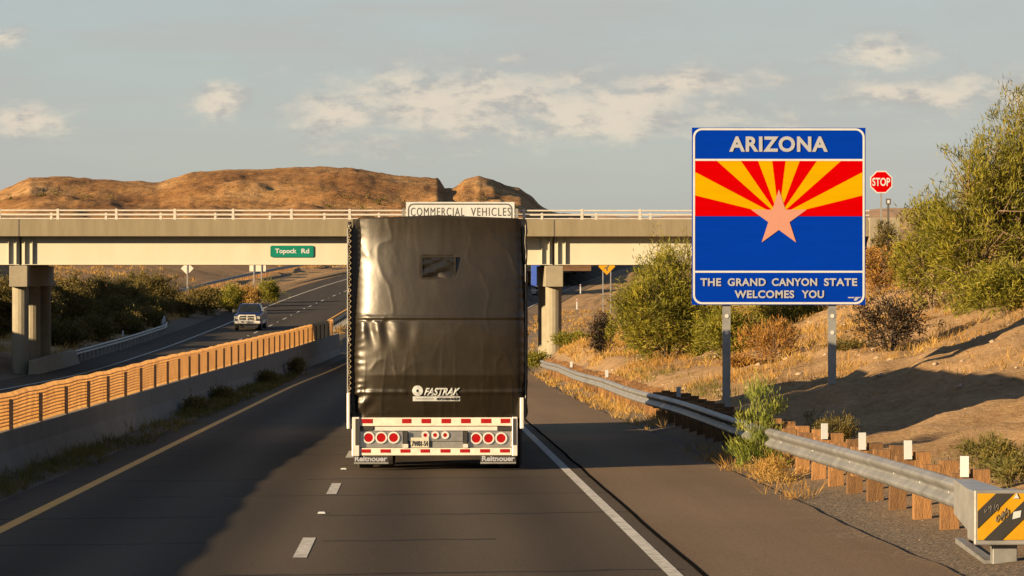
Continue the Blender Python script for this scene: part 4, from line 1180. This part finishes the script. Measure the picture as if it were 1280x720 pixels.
    cab.prismx([(17.6, 1.15), (17.6, 3.55), (17.9, 3.72), (18.9, 3.75), (19.75, 3.3), (20.0, 2.55), (20.05, 1.15)], X(442), X(650))
    cab.prismx([(20.05, 1.05), (20.05, 2.2), (21.75, 1.95), (21.9, 1.7), (21.9, .75), (21.5, .75), (21.4, 1.05)], X(468), X(626))
    cab.build('tractor_cab', M['silver'], t, bevel=.06)
    for x in (-.45, .45): MB().box(x - .06, x + .06, 15.2, 21.6, .7, .95).build('chassis_rail', M['dark'], t)
    MB().box(X(440), X(655), 21.9, 22.15, .35, .8).build('front_bumper', M['chrome'], t, bevel=.03)
    for x in (X(438), X(654)):
        MB().tube([(x, 18.0, .6), (x, 19.6, .6)], .3, 12).build('fuel_tank', M['alum'], t)
        MB().box(x - .12, x + .02, 20.0, 20.15, 2.1, 2.7).build('mirror', M['black'], t)
        MB().tube([(x * .92, 17.45, 1.0), (x * .92, 17.45, 3.9)], .07, 8).build('exhaust_stack', M['chrome'], t)
tarped_truck()

# ------------------------------------------------------------------ pickup coming the other way
def pickup():
    D = 240.0; p = P(309, 410, D)
    t = thing('pickup_truck', 'dark blue pickup truck with chrome grille coming toward the camera', 'pickup', (p.x, D, float(zl(D))), (0.02, 0, -.044))
    b = MB()
    b.prismx([(.10, .42), (.05, .75), (.08, 1.08), (.30, 1.16), (1.50, 1.26), (3.55, 1.28), (5.75, 1.26), (5.8, .60), (5.7, .45)], -.98, .98)
    b.build('body', M['blue_paint'], t, bevel=.07)
    for sx in (-1, 1):
        MB().box(sx * .985 - .012, sx * .985 + .012, .5, 5.7, .45, .70).build('lower_trim', M['silver'], t)
    g = MB(); g.hexa([(-.90, 1.42, 1.26), (.90, 1.42, 1.26), (.90, 3.55, 1.27), (-.90, 3.55, 1.27)], [(-.70, 2.02, 1.92), (.70, 2.02, 1.92), (.70, 3.35, 1.92), (-.70, 3.35, 1.92)])
    cab = g.build('cab', M['blue_paint'], t, bevel=.05)
    d = Vector((0, 1.42 - 2.02, 1.26 - 1.92))
    def onw(u, v, out=.012):   # point on the windscreen plane; u across, v up
        y = 1.42 + .60 * v; z = 1.26 + .66 * v; hw = .90 - .20 * v
        return (u * hw, y - out * .74, z + out * .67)
    w = MB(); w.hexa([onw(-.9, .1), onw(.9, .1), onw(.88, .9), onw(-.88, .9)], [onw(-.9, .1, .018), onw(.9, .1, .018), onw(.88, .9, .018), onw(-.88, .9, .018)])
    w.build('windscreen', M['glass'], cab)
    for sx in (-1, 1):
        q = MB(); x0, x1 = sx * .915, sx * .76
        q.hexa([(x0 - sx * .01, 1.75, 1.32), (x0 - sx * .01, 3.35, 1.32), (x1 - sx * .0, 3.22, 1.80), (x1, 2.1, 1.80)], [(x0 + sx * .012, 1.75, 1.32), (x0 + sx * .012, 3.35, 1.32), (x1 + sx * .02, 3.22, 1.80), (x1 + sx * .02, 2.1, 1.80)])
        q.build('side_window', M['glass'], cab)
    MB().prism([(-.60, .74), (.60, .74), (.66, .86), (.58, 1.14), (-.58, 1.14), (-.66, .86)], -.01, .09).build('grille', M['black'], t)
    gr = MB(); ring(gr, [(-.62, .72), (.62, .72), (.69, .86), (.60, 1.17), (-.60, 1.17), (-.69, .86)], [(-.53, .79), (.53, .79), (.58, .87), (.51, 1.09), (-.51, 1.09), (-.58, .87)], -.05, .05)
    gr.box(-.035, .035, -.045, .05, .795, 1.085); gr.box(-.55, .55, -.04, .05, .915, .965)
    gr.build('grille_frame', M['bright_trim'], t, bevel=.01)
    for sx in (-1, 1):
        h = MB(); h.prism([(sx * .70, .84), (sx * .96, .84), (sx * .96, 1.04), (sx * .66, 1.09)][::sx], .0, .08); h.build('headlight', M['headlamp'], t, bevel=.02)
    MB().prism([(-.97, .50), (.97, .50), (.99, .70), (.62, .735), (-.62, .735), (-.99, .70)], -.16, .06).build('front_bumper', M['bright_trim'], t, bevel=.03)
    MB().box(-.85, .85, -.06, .3, .34, .49).build('air_dam', M['black'], t, bevel=.02)
    MB().box(-.16, .16, -.175, -.162, .54, .67).build('number_plate', M['plate'], t)
    for sx in (-1, 1):
        MB().box(sx * 1.14 - .11, sx * 1.14 + .11, 1.72, 1.82, 1.28, 1.52).build('mirror', M['black'], t, bevel=.03)
        MB().tube([(sx * .92, 1.76, 1.34), (sx * 1.06, 1.77, 1.36)], .03, 6).build('mirror_arm', M['black'], t)
    ty, rm = tyre_mesh(.41, .28), rim_mesh(.41, .28, M['alum'])
    for y in (.98, 4.55):
        for sx in (-1, 1):
            o = inst('wheel', rm, t, (sx * .86, y, .41)); inst('tyre', ty, o)
    MB().box(-.9, .9, .7, 5.3, .38, .46).build('underbody', M['dark'], t)
pickup()

def far_vehicles():
    # box trailer ahead on our carriageway, partly behind the right pier
    D = 418.0; a = math.atan(2 * (D - 100) / 6579.0)
    t = thing('semi_truck', 'blue semi trailer seen beyond the right bridge pier', 'truck', (.75 + float(cx(D)), D, float(zr(D))), (math.atan(.016), 0, -a))
    MB().box(-1.28, 1.28, .05, 14.5, 1.15, 4.05).build('trailer_body', M['white'], t, bevel=.03, label='trailer sides')
    for x in (-1, 1): MB().box(min(x * .01, x * 1.27), max(x * .01, x * 1.27), .0, .045, 1.2, 4.0).build('rear_door', M['blue_trailer'], t)
    MB().box(1.285, 1.30, .1, 14.4, 1.25, 3.95).build('side_panel', M['blue_trailer'], t)
    MB().box(-1.25, 1.25, .0, .12, .55, .70).build('rear_bumper', M['white_tape'], t)
    for x in (-.95, .95): MB().box(x - .3, x + .3, .9, .93, .15, 1.0).build('mud_flap', M['white'], t)
    ty, rm = tyre_mesh(.5, .55), rim_mesh(.5, .55, M['alum'])
    for y in (1.5, 2.8, 15.5, 16.8, 19.6):
        for x in (-.95, .95): o = inst('wheel', rm, t, (x, y, .5)); inst('tyre', ty, o)
    MB().prismx([(15.2, 1.0), (15.2, 3.7), (17.2, 3.7), (17.9, 2.4), (19.9, 2.1), (20.2, .7), (15.3, .6)], -1.15, 1.15).build('tractor_cab', M['blue_trailer'], t, bevel=.08)
    MB().box(-.5, .5, .3, 15.3, .75, 1.14).build('chassis_rail', M['dark'], t)
    def car(D, xo, name, label, paint, cat):
        a = math.atan(2 * (D - 100) / 6579.0)
        t = thing(name, label, cat, (xo + float(cx(D)), D, float(zr(D))), (math.atan(.024), 0, -a))
        MB().prismx([(0, .45), (.03, .95), (.35, 1.02), (4.3, 1.0), (4.7, .85), (4.75, .45)], -.95, .95).build('body', paint, t, bevel=.08)
        g = MB(); g.hexa([(-.88, .15, 1.01), (.88, .15, 1.01), (.88, 3.7, 1.01), (-.88, 3.7, 1.01)], [(-.7, .45, 1.72), (.7, .45, 1.72), (.7, 2.9, 1.72), (-.7, 2.9, 1.72)])
        c = g.build('cabin', paint, t, bevel=.06)
        MB().hexa([(-.76, .185, 1.12), (.76, .185, 1.12), (.66, .39, 1.62), (-.66, .39, 1.62)], [(-.76, .165, 1.13), (.76, .165, 1.13), (.66, .37, 1.63), (-.66, .37, 1.63)]).build('rear_window', M['glass'], c)
        for x in (-.8, .8): MB().box(x - .12, x + .12, -.02, .05, .78, .98).build('tail_light', M['red_lens'], t)
        MB().box(-.9, .9, -.06, .05, .42, .6).build('rear_bumper', M['silver'], t, bevel=.02)
        ty, rm = tyre_mesh(.36, .24), rim_mesh(.36, .24, M['alum'])
        for y in (.95, 3.85):
            for x in (-.84, .84): o = inst('wheel', rm, t, (x, y, .36)); inst('tyre', ty, o)
    car(545, -2.8, 'sport_utility_car', 'small dark car far ahead beyond the blue trailer', M['black'], 'car')
    car(602, -2.4, 'hatchback_car', 'tiny pale car far ahead right of the yellow diamond sign', M['white'], 'car')
far_vehicles()

# ------------------------------------------------------------------ plants
def unit(a): return a / np.maximum(np.linalg.norm(a, axis=-1, keepdims=True), 1e-9)
def leaf_tris(base, dirs, L, Wd, g):
    """two-triangle blades: base, tip and two side points"""
    n = len(base)
    side = unit(np.cross(dirs, g.normal(size=(n, 3))))
    tip = base + dirs * L[:, None]
    mid = base + dirs * (L * .5)[:, None]
    a = mid + side * (Wd * .5)[:, None]; b = mid - side * (Wd * .5)[:, None]
    V = np.stack([base, a, tip, b], 1).reshape(-1, 3)
    i = np.arange(n) * 4
    return V, np.stack([i, i + 1, i + 2, i + 3], 1)

def bush(name, label, cat, loc, h, rx, ry, leaf, nclump=220, per=60, L=.16, Wd=.03, spread=.16, lift=.25, up=.3, out=.7, rnd=.8, bark='trunk', nstem=7, seed=1, group=None, thick=.05, lobes=None, droop=0.0, hollow=.35):
    g = np.random.default_rng(seed)
    t = thing(name, label, cat, loc, group=group)
    # clump centres in an uneven crown volume
    C = []
    lob = lobes or [(0, 0, .58, 1.0)]
    tot = sum(l[3] ** 2 for l in lob)
    for (lx, ly, lz, ls) in lob:
        n = max(6, int(nclump * .62 * ls * ls / tot))
        d = unit(g.normal(size=(n, 3)))
        az = np.arctan2(d[:, 1], d[:, 0])
        rad = (hollow + (1 - hollow) * g.random(n) ** .45) * (1 + .30 * np.sin(az * 3 + seed) * (1 - np.abs(d[:, 2])) + .22 * np.sin(d[:, 2] * 7 + az * 2 + seed * 2) + .12 * g.normal(size=n))
        c = d * rad[:, None] * np.array([rx * ls, ry * ls, h * .5 * ls * (1 - lift * .3)])
        c += np.array([lx * rx, ly * ry, h * lz])
        C.append(c)
    C = np.concatenate(C); C[:, 2] = np.maximum(C[:, 2], h * .04 + .02)
    C[:, 2] *= (h - spread * .9) / np.percentile(C[:, 2], 99)
    # wood
    mb = MB(); nodes = []
    for k in range(nstem):
        a = 2 * math.pi * k / nstem + g.random() * .8
        q = C[int(g.integers(len(C)))] * np.array([.55, .55, .75])
        b0 = np.array([.06 * math.cos(a) * h * .2, .06 * math.sin(a) * h * .2, -.15])
        p = [b0, b0 + (q - b0) * .35 + np.array([0, 0, h * .08]) + g.normal(size=3) * .03 * h, q]
        for u in np.linspace(0, 1, 5):
            nodes.append((1 - u) ** 2 * p[0] + 2 * u * (1 - u) * p[1] + u * u * p[2])
        mb.tube([tuple(x) for x in nodes[-5:]], [thick * h * .30 * (1 - .17 * i) for i in range(5)], 5)
    nodes = np.array(nodes)
    for c in C[:: max(1, len(C) // 170)]:
        dd = np.linalg.norm(nodes - c, axis=1) + (nodes[:, 2] > c[2] + .1) * 5; q = nodes[int(np.argmin(dd))]
        m = (q + c) / 2 + g.normal(size=3) * .05 * h
        mb.tube([tuple(q), tuple(m), tuple(c)], [thick * h * .10, thick * h * .065, thick * h * .03], 4, cap=False)
    mb.build('stem', M[bark], t)
    # leaves
    n = len(C); per = int(per * 1.75); L = L * .66; rnd = rnd * 1.25; spread = spread * .92; rep = np.repeat(np.arange(n), per)
    sc = .45 + 1.0 * g.random(n)
    off = g.normal(size=(len(rep), 3)) * (spread * sc[rep])[:, None]
    base = C[rep] + off
    ctr = np.array([0, 0, h * .35])
    od = unit(C[rep] - ctr)
    dirs = unit(od * out + np.array([0, 0, up]) + g.normal(size=(len(rep), 3)) * rnd - np.array([0, 0, droop]))
    LL = L * (.5 + g.random(len(rep))); WW = Wd * (.6 + .8 * g.random(len(rep)))
    base[:, 2] = np.maximum(base[:, 2], 0.01)
    V, Fq = leaf_tris(base, dirs, LL, WW, g)
    cr = bpy.data.objects.new('crown', np_mesh('crown', V, Fq, M[leaf])); COL.objects.link(cr); cr.parent = t
    return t
def at(px_, D, dz=0.0):
    p = P(px_, 400, D); return (p.x, D, ground_at(p.x, D) + dz)
def hpx(px_, D, ytop):
    """height that makes a plant at this place reach up to the pixel row ytop"""
    return P(px_, ytop, D).z - at(px_, D)[2]

# right bank
bush('palo_verde_tree', 'tall feathery palo verde at the right edge reaching highest into the sky', 'tree', at(1292, 88), hpx(1292, 88, 118), 1.55, 1.5, 'leaf_pv', 520, 34, .30, .026, .20, seed=3, up=.55, out=.7, rnd=.6, thick=.05, lobes=[(0, 0, .60, 1.0), (-.45, -.2, .42, .75), (.5, .1, .5, .8), (-.25, 0, .85, .42)])
bush('palo_verde_tree', 'broad palo verde between the STOP sign and the tallest tree', 'tree', at(1226, 86), hpx(1226, 86, 178), 1.05, 1.2, 'leaf_pv', 480, 32, .28, .026, .18, seed=5, up=.5, out=.75, rnd=.6, lobes=[(.1, 0, .55, 1.0), (-.75, -.2, .42, .62), (.45, 0, .74, .6), (-.5, 0, .26, .6)])
bush('palo_verde_tree', 'low spreading palo verde overhanging the bank right of the welcome sign', 'tree', at(1166, 92), hpx(1166, 92, 246), .95, 1.0, 'leaf_pv', 360, 32, .26, .026, .17, seed=8, up=.35, out=.8, rnd=.6, lobes=[(.1, 0, .5, 1.0), (.5, 0, .55, .7), (-.6, 0, .42, .55), (-.2, 0, .8, .3)])
bush('palo_verde_tree', 'shadowed palo verde under the taller trees at the right edge', 'tree', at(1256, 81), hpx(1256, 81, 330), .9, .9, 'leaf_pv', 240, 34, .24, .026, .16, seed=9, up=.3, out=.8, rnd=.7)
bush('dead_shrub', 'dark bare-twigged shrub on the bank right of the welcome sign posts', 'shrub', at(1113, 81), hpx(1113, 81, 366), .95, .7, 'leaf_dead', 280, 13, .15, .030, .10, seed=14, bark='trunk_dark', up=.5, out=.8, thick=.06, nstem=9)
bush('palo_verde_bush', 'big round green palo verde bush behind the left sign post', 'bush', at(834, 108), hpx(834, 108, 318), 1.8, 1.5, 'leaf_pv', 620, 36, .30, .030, .19, seed=21, up=.5, out=.6, rnd=.55, lobes=[(0.05, 0, .5, 1.0), (-.45, -.2, .36, .7), (.55, 0, .42, .7), (-.05, 0, .82, .35), (.6, -.3, .25, .5)])
bush('palo_verde_bush', 'wispy palo verde top in front of the cream girder left of the sign', 'bush', at(846, 112), hpx(846, 112, 290), .95, .7, 'leaf_pv', 150, 14, .30, .022, .18, seed=23, up=.9, out=.5, rnd=.5, lobes=[(0, 0, .72, .8), (-.5, 0, .8, .4), (.3, 0, .88, .35)])
bush('palo_verde_bush', 'dark green bush partly hidden below the left edge of the welcome sign', 'bush', at(908, 104), hpx(908, 104, 384), 1.0, .9, 'leaf_pv', 260, 34, .22, .028, .16, seed=25, up=.4)
bush('palo_verde_bush', 'green bush half hidden behind the welcome sign between its two posts', 'bush', at(985, 112), hpx(985, 112, 362), 1.5, 1.2, 'leaf_pv', 280, 34, .22, .028, .18, seed=26, up=.4)
bush('burnt_shrub', 'small blackened shrub in dry grass left of the big green bush', 'shrub', at(752, 128), hpx(752, 128, 392), .42, .4, 'leaf_dead', 120, 40, .13, .04, .12, seed=28, bark='trunk_dark')
bush('dry_shrub', 'orange brown twiggy dry shrub between the two welcome sign posts', 'shrub', at(962, 90), hpx(962, 90, 402), .68, .6, 'leaf_gold', 150, 20, .22, .018, .11, seed=31, up=.8, out=.8, rnd=.5)
bush('dry_shrub', 'small golden shrub right of the right sign post', 'shrub', at(1065, 85), hpx(1065, 85, 432), .5, .45, 'leaf_cr', 90, 40, .15, .024, .10, seed=33)
bush('dry_shrub', 'small golden shrub left of the orange brown dry shrub', 'shrub', at(925, 90), hpx(925, 90, 448), .48, .4, 'leaf_gold', 90, 40, .15, .022, .10, seed=34)
bush('dry_shrub', 'brown scrub clump at the foot of the STOP sign post', 'shrub', at(1108, 128), hpx(1108, 128, 277), .55, .5, 'leaf_cr', 110, 40, .16, .03, .12, seed=35)
bush('dry_shrub', 'golden scrub on the bank below the STOP sign', 'shrub', at(1100, 112), hpx(1100, 112, 312), .7, .6, 'leaf_gold', 110, 40, .16, .03, .12, seed=36)
bush('roadside_weed', 'bright green feathery weed growing through the guardrail', 'weed', (5.45, 51.0, float(zr(51)) + .02), 1.35, .30, .30, 'leaf_green', 120, 30, .20, .012, .07, seed=41, up=1.2, out=.4, rnd=.4, nstem=11, thick=.018, lobes=[(0, 0, .55, 1.0), (.7, 0, .28, .8), (-.8, 0, .2, .6)])
bush('roadside_weed', 'green weed clump on the bank behind the guardrail end head', 'weed', at(1240, 44), .36, .40, .5, 'weed', 90, 30, .13, .013, .07, seed=43, up=.8, out=.5)
bush('roadside_weed', 'green weed patch at the right picture edge behind the striped marker', 'weed', at(1275, 41), .34, .34, .5, 'weed', 80, 30, .13, .013, .07, seed=44, up=.8, out=.5)
bush('roadside_weed', 'dark weed behind the guardrail left of the first white reflector', 'weed', at(1042, 55), .42, .35, .4, 'leaf_cr', 70, 45, .12, .013, .06, seed=45, up=.8)
bush('roadside_weed', 'golden weed clump in front of the guardrail below the green weed', 'weed', (5.30, 47.9, float(zr(47.9))), .30, .30, .6, 'dry', 60, 22, .16, .010, .07, seed=47, up=.9, out=.5)
bush('roadside_weed', 'green weed beside the foot of the right bridge pier', 'weed', (6.1, 164, float(zr(164)) + .1), .7, .6, .8, 'leaf_pv', 90, 30, .2, .035, .13, seed=49, up=.6)
bush('roadside_weed', 'green weed clump right of the right bridge pier base', 'weed', at(716, 160), .6, .8, .8, 'leaf_pv', 110, 45, .2, .035, .13, seed=50, up=.6)

# left side: creosote thicket beyond the left guardrail
LB = [(4, 205, 350, 1.9, 'leftmost dark bush beside the left bridge pier at the picture edge'), (80, 232, 341, 2.2, 'tall dark bush just right of the left bridge pier columns'),
      (118, 252, 346, 2.3, 'dark bush with sunlit top second right of the left pier'), (152, 268, 352, 2.0, 'dark rounded bush in the middle of the left thicket'),
      (190, 282, 344, 1.9, 'bush with golden green top near the right end of the left thicket'), (212, 286, 364, 1.6, 'low bush ending the left thicket above the guardrail tip'),
      (96, 232, 376, 2.2, 'low shaded bush above the near end of the left guardrail'), (140, 250, 372, 2.2, 'low shaded bush above the middle of the left guardrail'), (182, 266, 372, 2.0, 'low shaded bush above the far end of the left guardrail'), (34, 216, 345, 2.0, 'dark bush seen between the left pier columns and picture edge')]
LB += [(72, 206, 402, 1.7, 'low dark bush right behind the end of the left pier wall'), (112, 218, 398, 1.6, 'second low dark bush close behind the left guardrail'), (150, 231, 392, 1.5, 'third low dark bush close behind the left guardrail'), (186, 244, 388, 1.2, 'last low dark bush close behind the left guardrail tip')]
for i, (px_, D, yt, r, lab) in enumerate(LB):
    bush('creosote_bush', lab, 'bush', at(px_, D), max(.8, hpx(px_, D, yt)), r, r * .8, 'leaf_cr', 330, 42, .26, .055, .24, seed=60 + i, up=.4, out=.6, group='thicket beside the oncoming lanes', lobes=[(0, 0, .5, 1.0), (-.4, 0, .35, .7), (.4, -.2, .4, .7), (.1, 0, .75, .4)])
for i, (px_, D, yt, r, lf, lab) in enumerate([(258, 268, 358, 1.2, 'leaf_cr', 'golden bush just left of the diamond sign back'), (288, 274, 356, 1.0, 'leaf_pv', 'green bush between the two sign backs'), (312, 284, 358, .9, 'dry', 'golden bush at the foot of the two post sign back'),
                                              (336, 292, 352, .9, 'leaf_pv', 'olive bush right of the two post sign back'), (230, 262, 370, 1.2, 'leaf_cr', 'low golden bush beyond the left guardrail tip'), (170, 296, 340, 1.7, 'leaf_cr', 'golden bush behind the thicket below the ramp guardrail')]):
    bush('desert_bush', lab, 'bush', at(px_, D), max(.6, hpx(px_, D, yt)), r, r * .8, lf, 200, 36, .24, .055, .20, seed=80 + i, up=.4)
for i, (D, x, h, r, lab) in enumerate([(128, -5.95, .42, .5, 'dark weed clump against the median barrier near the tarped truck'), (150, -5.85, .7, .6, 'tall dark weed clump at the far end of the median barrier'), (101, -6.0, .30, .45, 'low weed clump halfway along the median barrier'), (88, -6.0, .28, .4, 'low weed clump on the near half of the median barrier foot')]):
    bush('median_weed', lab, 'weed', (x + float(cx(D)), D, float(zr(D))), h, r * .6, r * 2.2, 'leaf_cr', 120, 40, .16, .022, .10, seed=90 + i, up=.7)

# ------------------------------------------------------------------ grass, weeds, stones
def tufts(name, label, pts, hts, material, blades, seed, wd=.012):
    g = np.random.default_rng(seed); n = len(pts)
    rep = np.repeat(np.arange(n), blades)
    base = pts[rep] + np.concatenate([g.normal(size=(len(rep), 2)) * (hts[rep] * .22)[:, None], np.zeros((len(rep), 1))], 1)
    dirs = unit(np.concatenate([g.normal(size=(len(rep), 2)) * .55, np.ones((len(rep), 1))], 1))
    LL = hts[rep] * (.5 + .7 * g.random(len(rep)))
    WW = np.maximum(wd, pts[rep][:, 1] * .00016) * (.7 + .6 * g.random(len(rep)))
    V, Fq = leaf_tris(base, dirs, LL, WW, g)
    o = bpy.data.objects.new(name, np_mesh(name, V, Fq, M[material])); COL.objects.link(o)
    return tag(o, label, 'grass', kind='stuff')
def scatter(n, xlo, xhi, dlo, dhi, seed, thr=.0, sc=.25, pow_=1.0):
    g = np.random.default_rng(seed)
    D = dlo + (dhi - dlo) * g.random(n) ** pow_; x = xlo + (xhi - xlo) * g.random(n)
    k = fbm(x * sc, D * sc * .8, 3, seed) > thr
    x, D = x[k], D[k]
    return np.stack([x + cx(D), D, ground_rel(x, D) - .01], 1)
def cat_(*a): return np.concatenate(a)
g_ = np.random.default_rng(5)
bank = cat_(scatter(9500, 8.2, 24, 76, 170, 101, -.08), scatter(1500, 6.6, 9, 84, 165, 102, -.15), scatter(1400, 11, 26, 40, 90, 103, .28), scatter(900, 4.5, 12, 180, 330, 104, -.1))
tufts('dry_grass', 'golden dry grass over the right bank', bank, .16 + .26 * g_.random(len(bank)) ** 1.5, 'dry', 9, 201)
edge = cat_(scatter(420, 5.0, 5.8, 72, 150, 111, -.05, .5), scatter(130, 4.9, 5.5, 43, 60, 112, .05, .6))
tufts('shoulder_grass', 'golden dry grass tufts at the foot of the right guardrail', edge, .14 + .22 * g_.random(len(edge)), 'dry', 10, 202, .009)
toe = cat_(scatter(500, 6.3, 7.8, 60, 110, 113, .0, .4), scatter(260, 6.4, 9, 36, 56, 114, .15, .5))
tufts('green_weeds', 'low green weeds behind the right guardrail', toe, .12 + .18 * g_.random(len(toe)), 'weed', 10, 203, .009)
med = cat_(scatter(1500, -6.25, -5.25, 52, 150, 115, -.02, .45), scatter(500, -6.3, -5.6, 28, 60, 116, -.1, .5))
tufts('median_grass', 'dark dry weeds along the foot of the median barrier', med, .10 + .24 * g_.random(len(med)) ** 1.6, 'weed', 9, 204, .009)
lft = cat_(scatter(3000, -44, -22.4, 178, 330, 117, -.05, .12), scatter(400, -9.1, -7.2, 186, 330, 118, -.1, .3), scatter(2500, -60, -22, 330, 480, 119, 0, .06))
tufts('dry_grass', 'golden dry grass beyond the oncoming lanes', lft, .22 + .45 * g_.random(len(lft)), 'dry', 8, 205, .03)

def stones():
    g = np.random.default_rng(77)
    pts = cat_(scatter(2200, 6.8, 17, 38, 120, 121, -.3), scatter(700, 4.9, 6.6, 30, 60, 122, -.5), scatter(160, -6.2, -5.0, 30, 90, 123, -.5))
    n = len(pts)
    ico = np.array([(1, 0, 0), (-1, 0, 0), (0, 1, 0), (0, -1, 0), (0, 0, 1), (0, 0, -1)], float)
    fc = np.array([(0, 2, 4), (2, 1, 4), (1, 3, 4), (3, 0, 4), (2, 0, 5), (1, 2, 5), (3, 1, 5), (0, 3, 5)])
    size = .008 + np.where(pts[:, 0] > 6.8, .085, .035) * g.random(n) ** 5 * np.clip(pts[:, 1] / 60, .5, 1.3)
    V = ico[None] * (1 + .5 * (g.random((n, 6, 1)) - .5)) * size[:, None, None] * np.array([1, 1, .65]) + pts[:, None, :]
    Fq = (fc[None] + (np.arange(n) * 6)[:, None, None]).reshape(-1, 3)
    o = bpy.data.objects.new('stones', np_mesh('stones', V.reshape(-1, 3), Fq, M['stone'])); COL.objects.link(o)
    tag(o, 'loose stones on the shoulder and bank', 'stones', kind='stuff')
stones()

def hill_scrub():
    Ds, pxs, z = HILL
    g = np.random.default_rng(9); n = 420
    pi = g.integers(20, len(pxs) - 30, n); di = g.integers(2, 44, n)
    pts = np.stack([(pxs[pi] - 520) / F * Ds[di], Ds[di], z[di, pi]], 1)
    k = (fbm(pts[:, 0] * .02, pts[:, 1] * .02, 2, 4) + (pxs[pi] < 340) * .25) > .12
    pts = pts[k]; n = len(pts); per = 46
    rep = np.repeat(np.arange(n), per); h = .6 + 1.1 * g.random(n) ** 2
    base = pts[rep] + g.normal(size=(len(rep), 3)) * (h[rep] * .45)[:, None] * np.array([1.2, 1, .55]); base[:, 2] += h[rep] * .4
    dirs = unit(g.normal(size=(len(rep), 3)) + np.array([0, 0, .4]))
    V, Fq = leaf_tris(base, dirs, .45 * (.5 + g.random(len(rep))), np.full(len(rep), .22), g)
    o = bpy.data.objects.new('hill_scrub', np_mesh('hill_scrub', V, Fq, M['leaf_cr'])); COL.objects.link(o)
    tag(o, 'dark desert scrub dotted over the brown hill', 'scrub', kind='stuff')
hill_scrub()
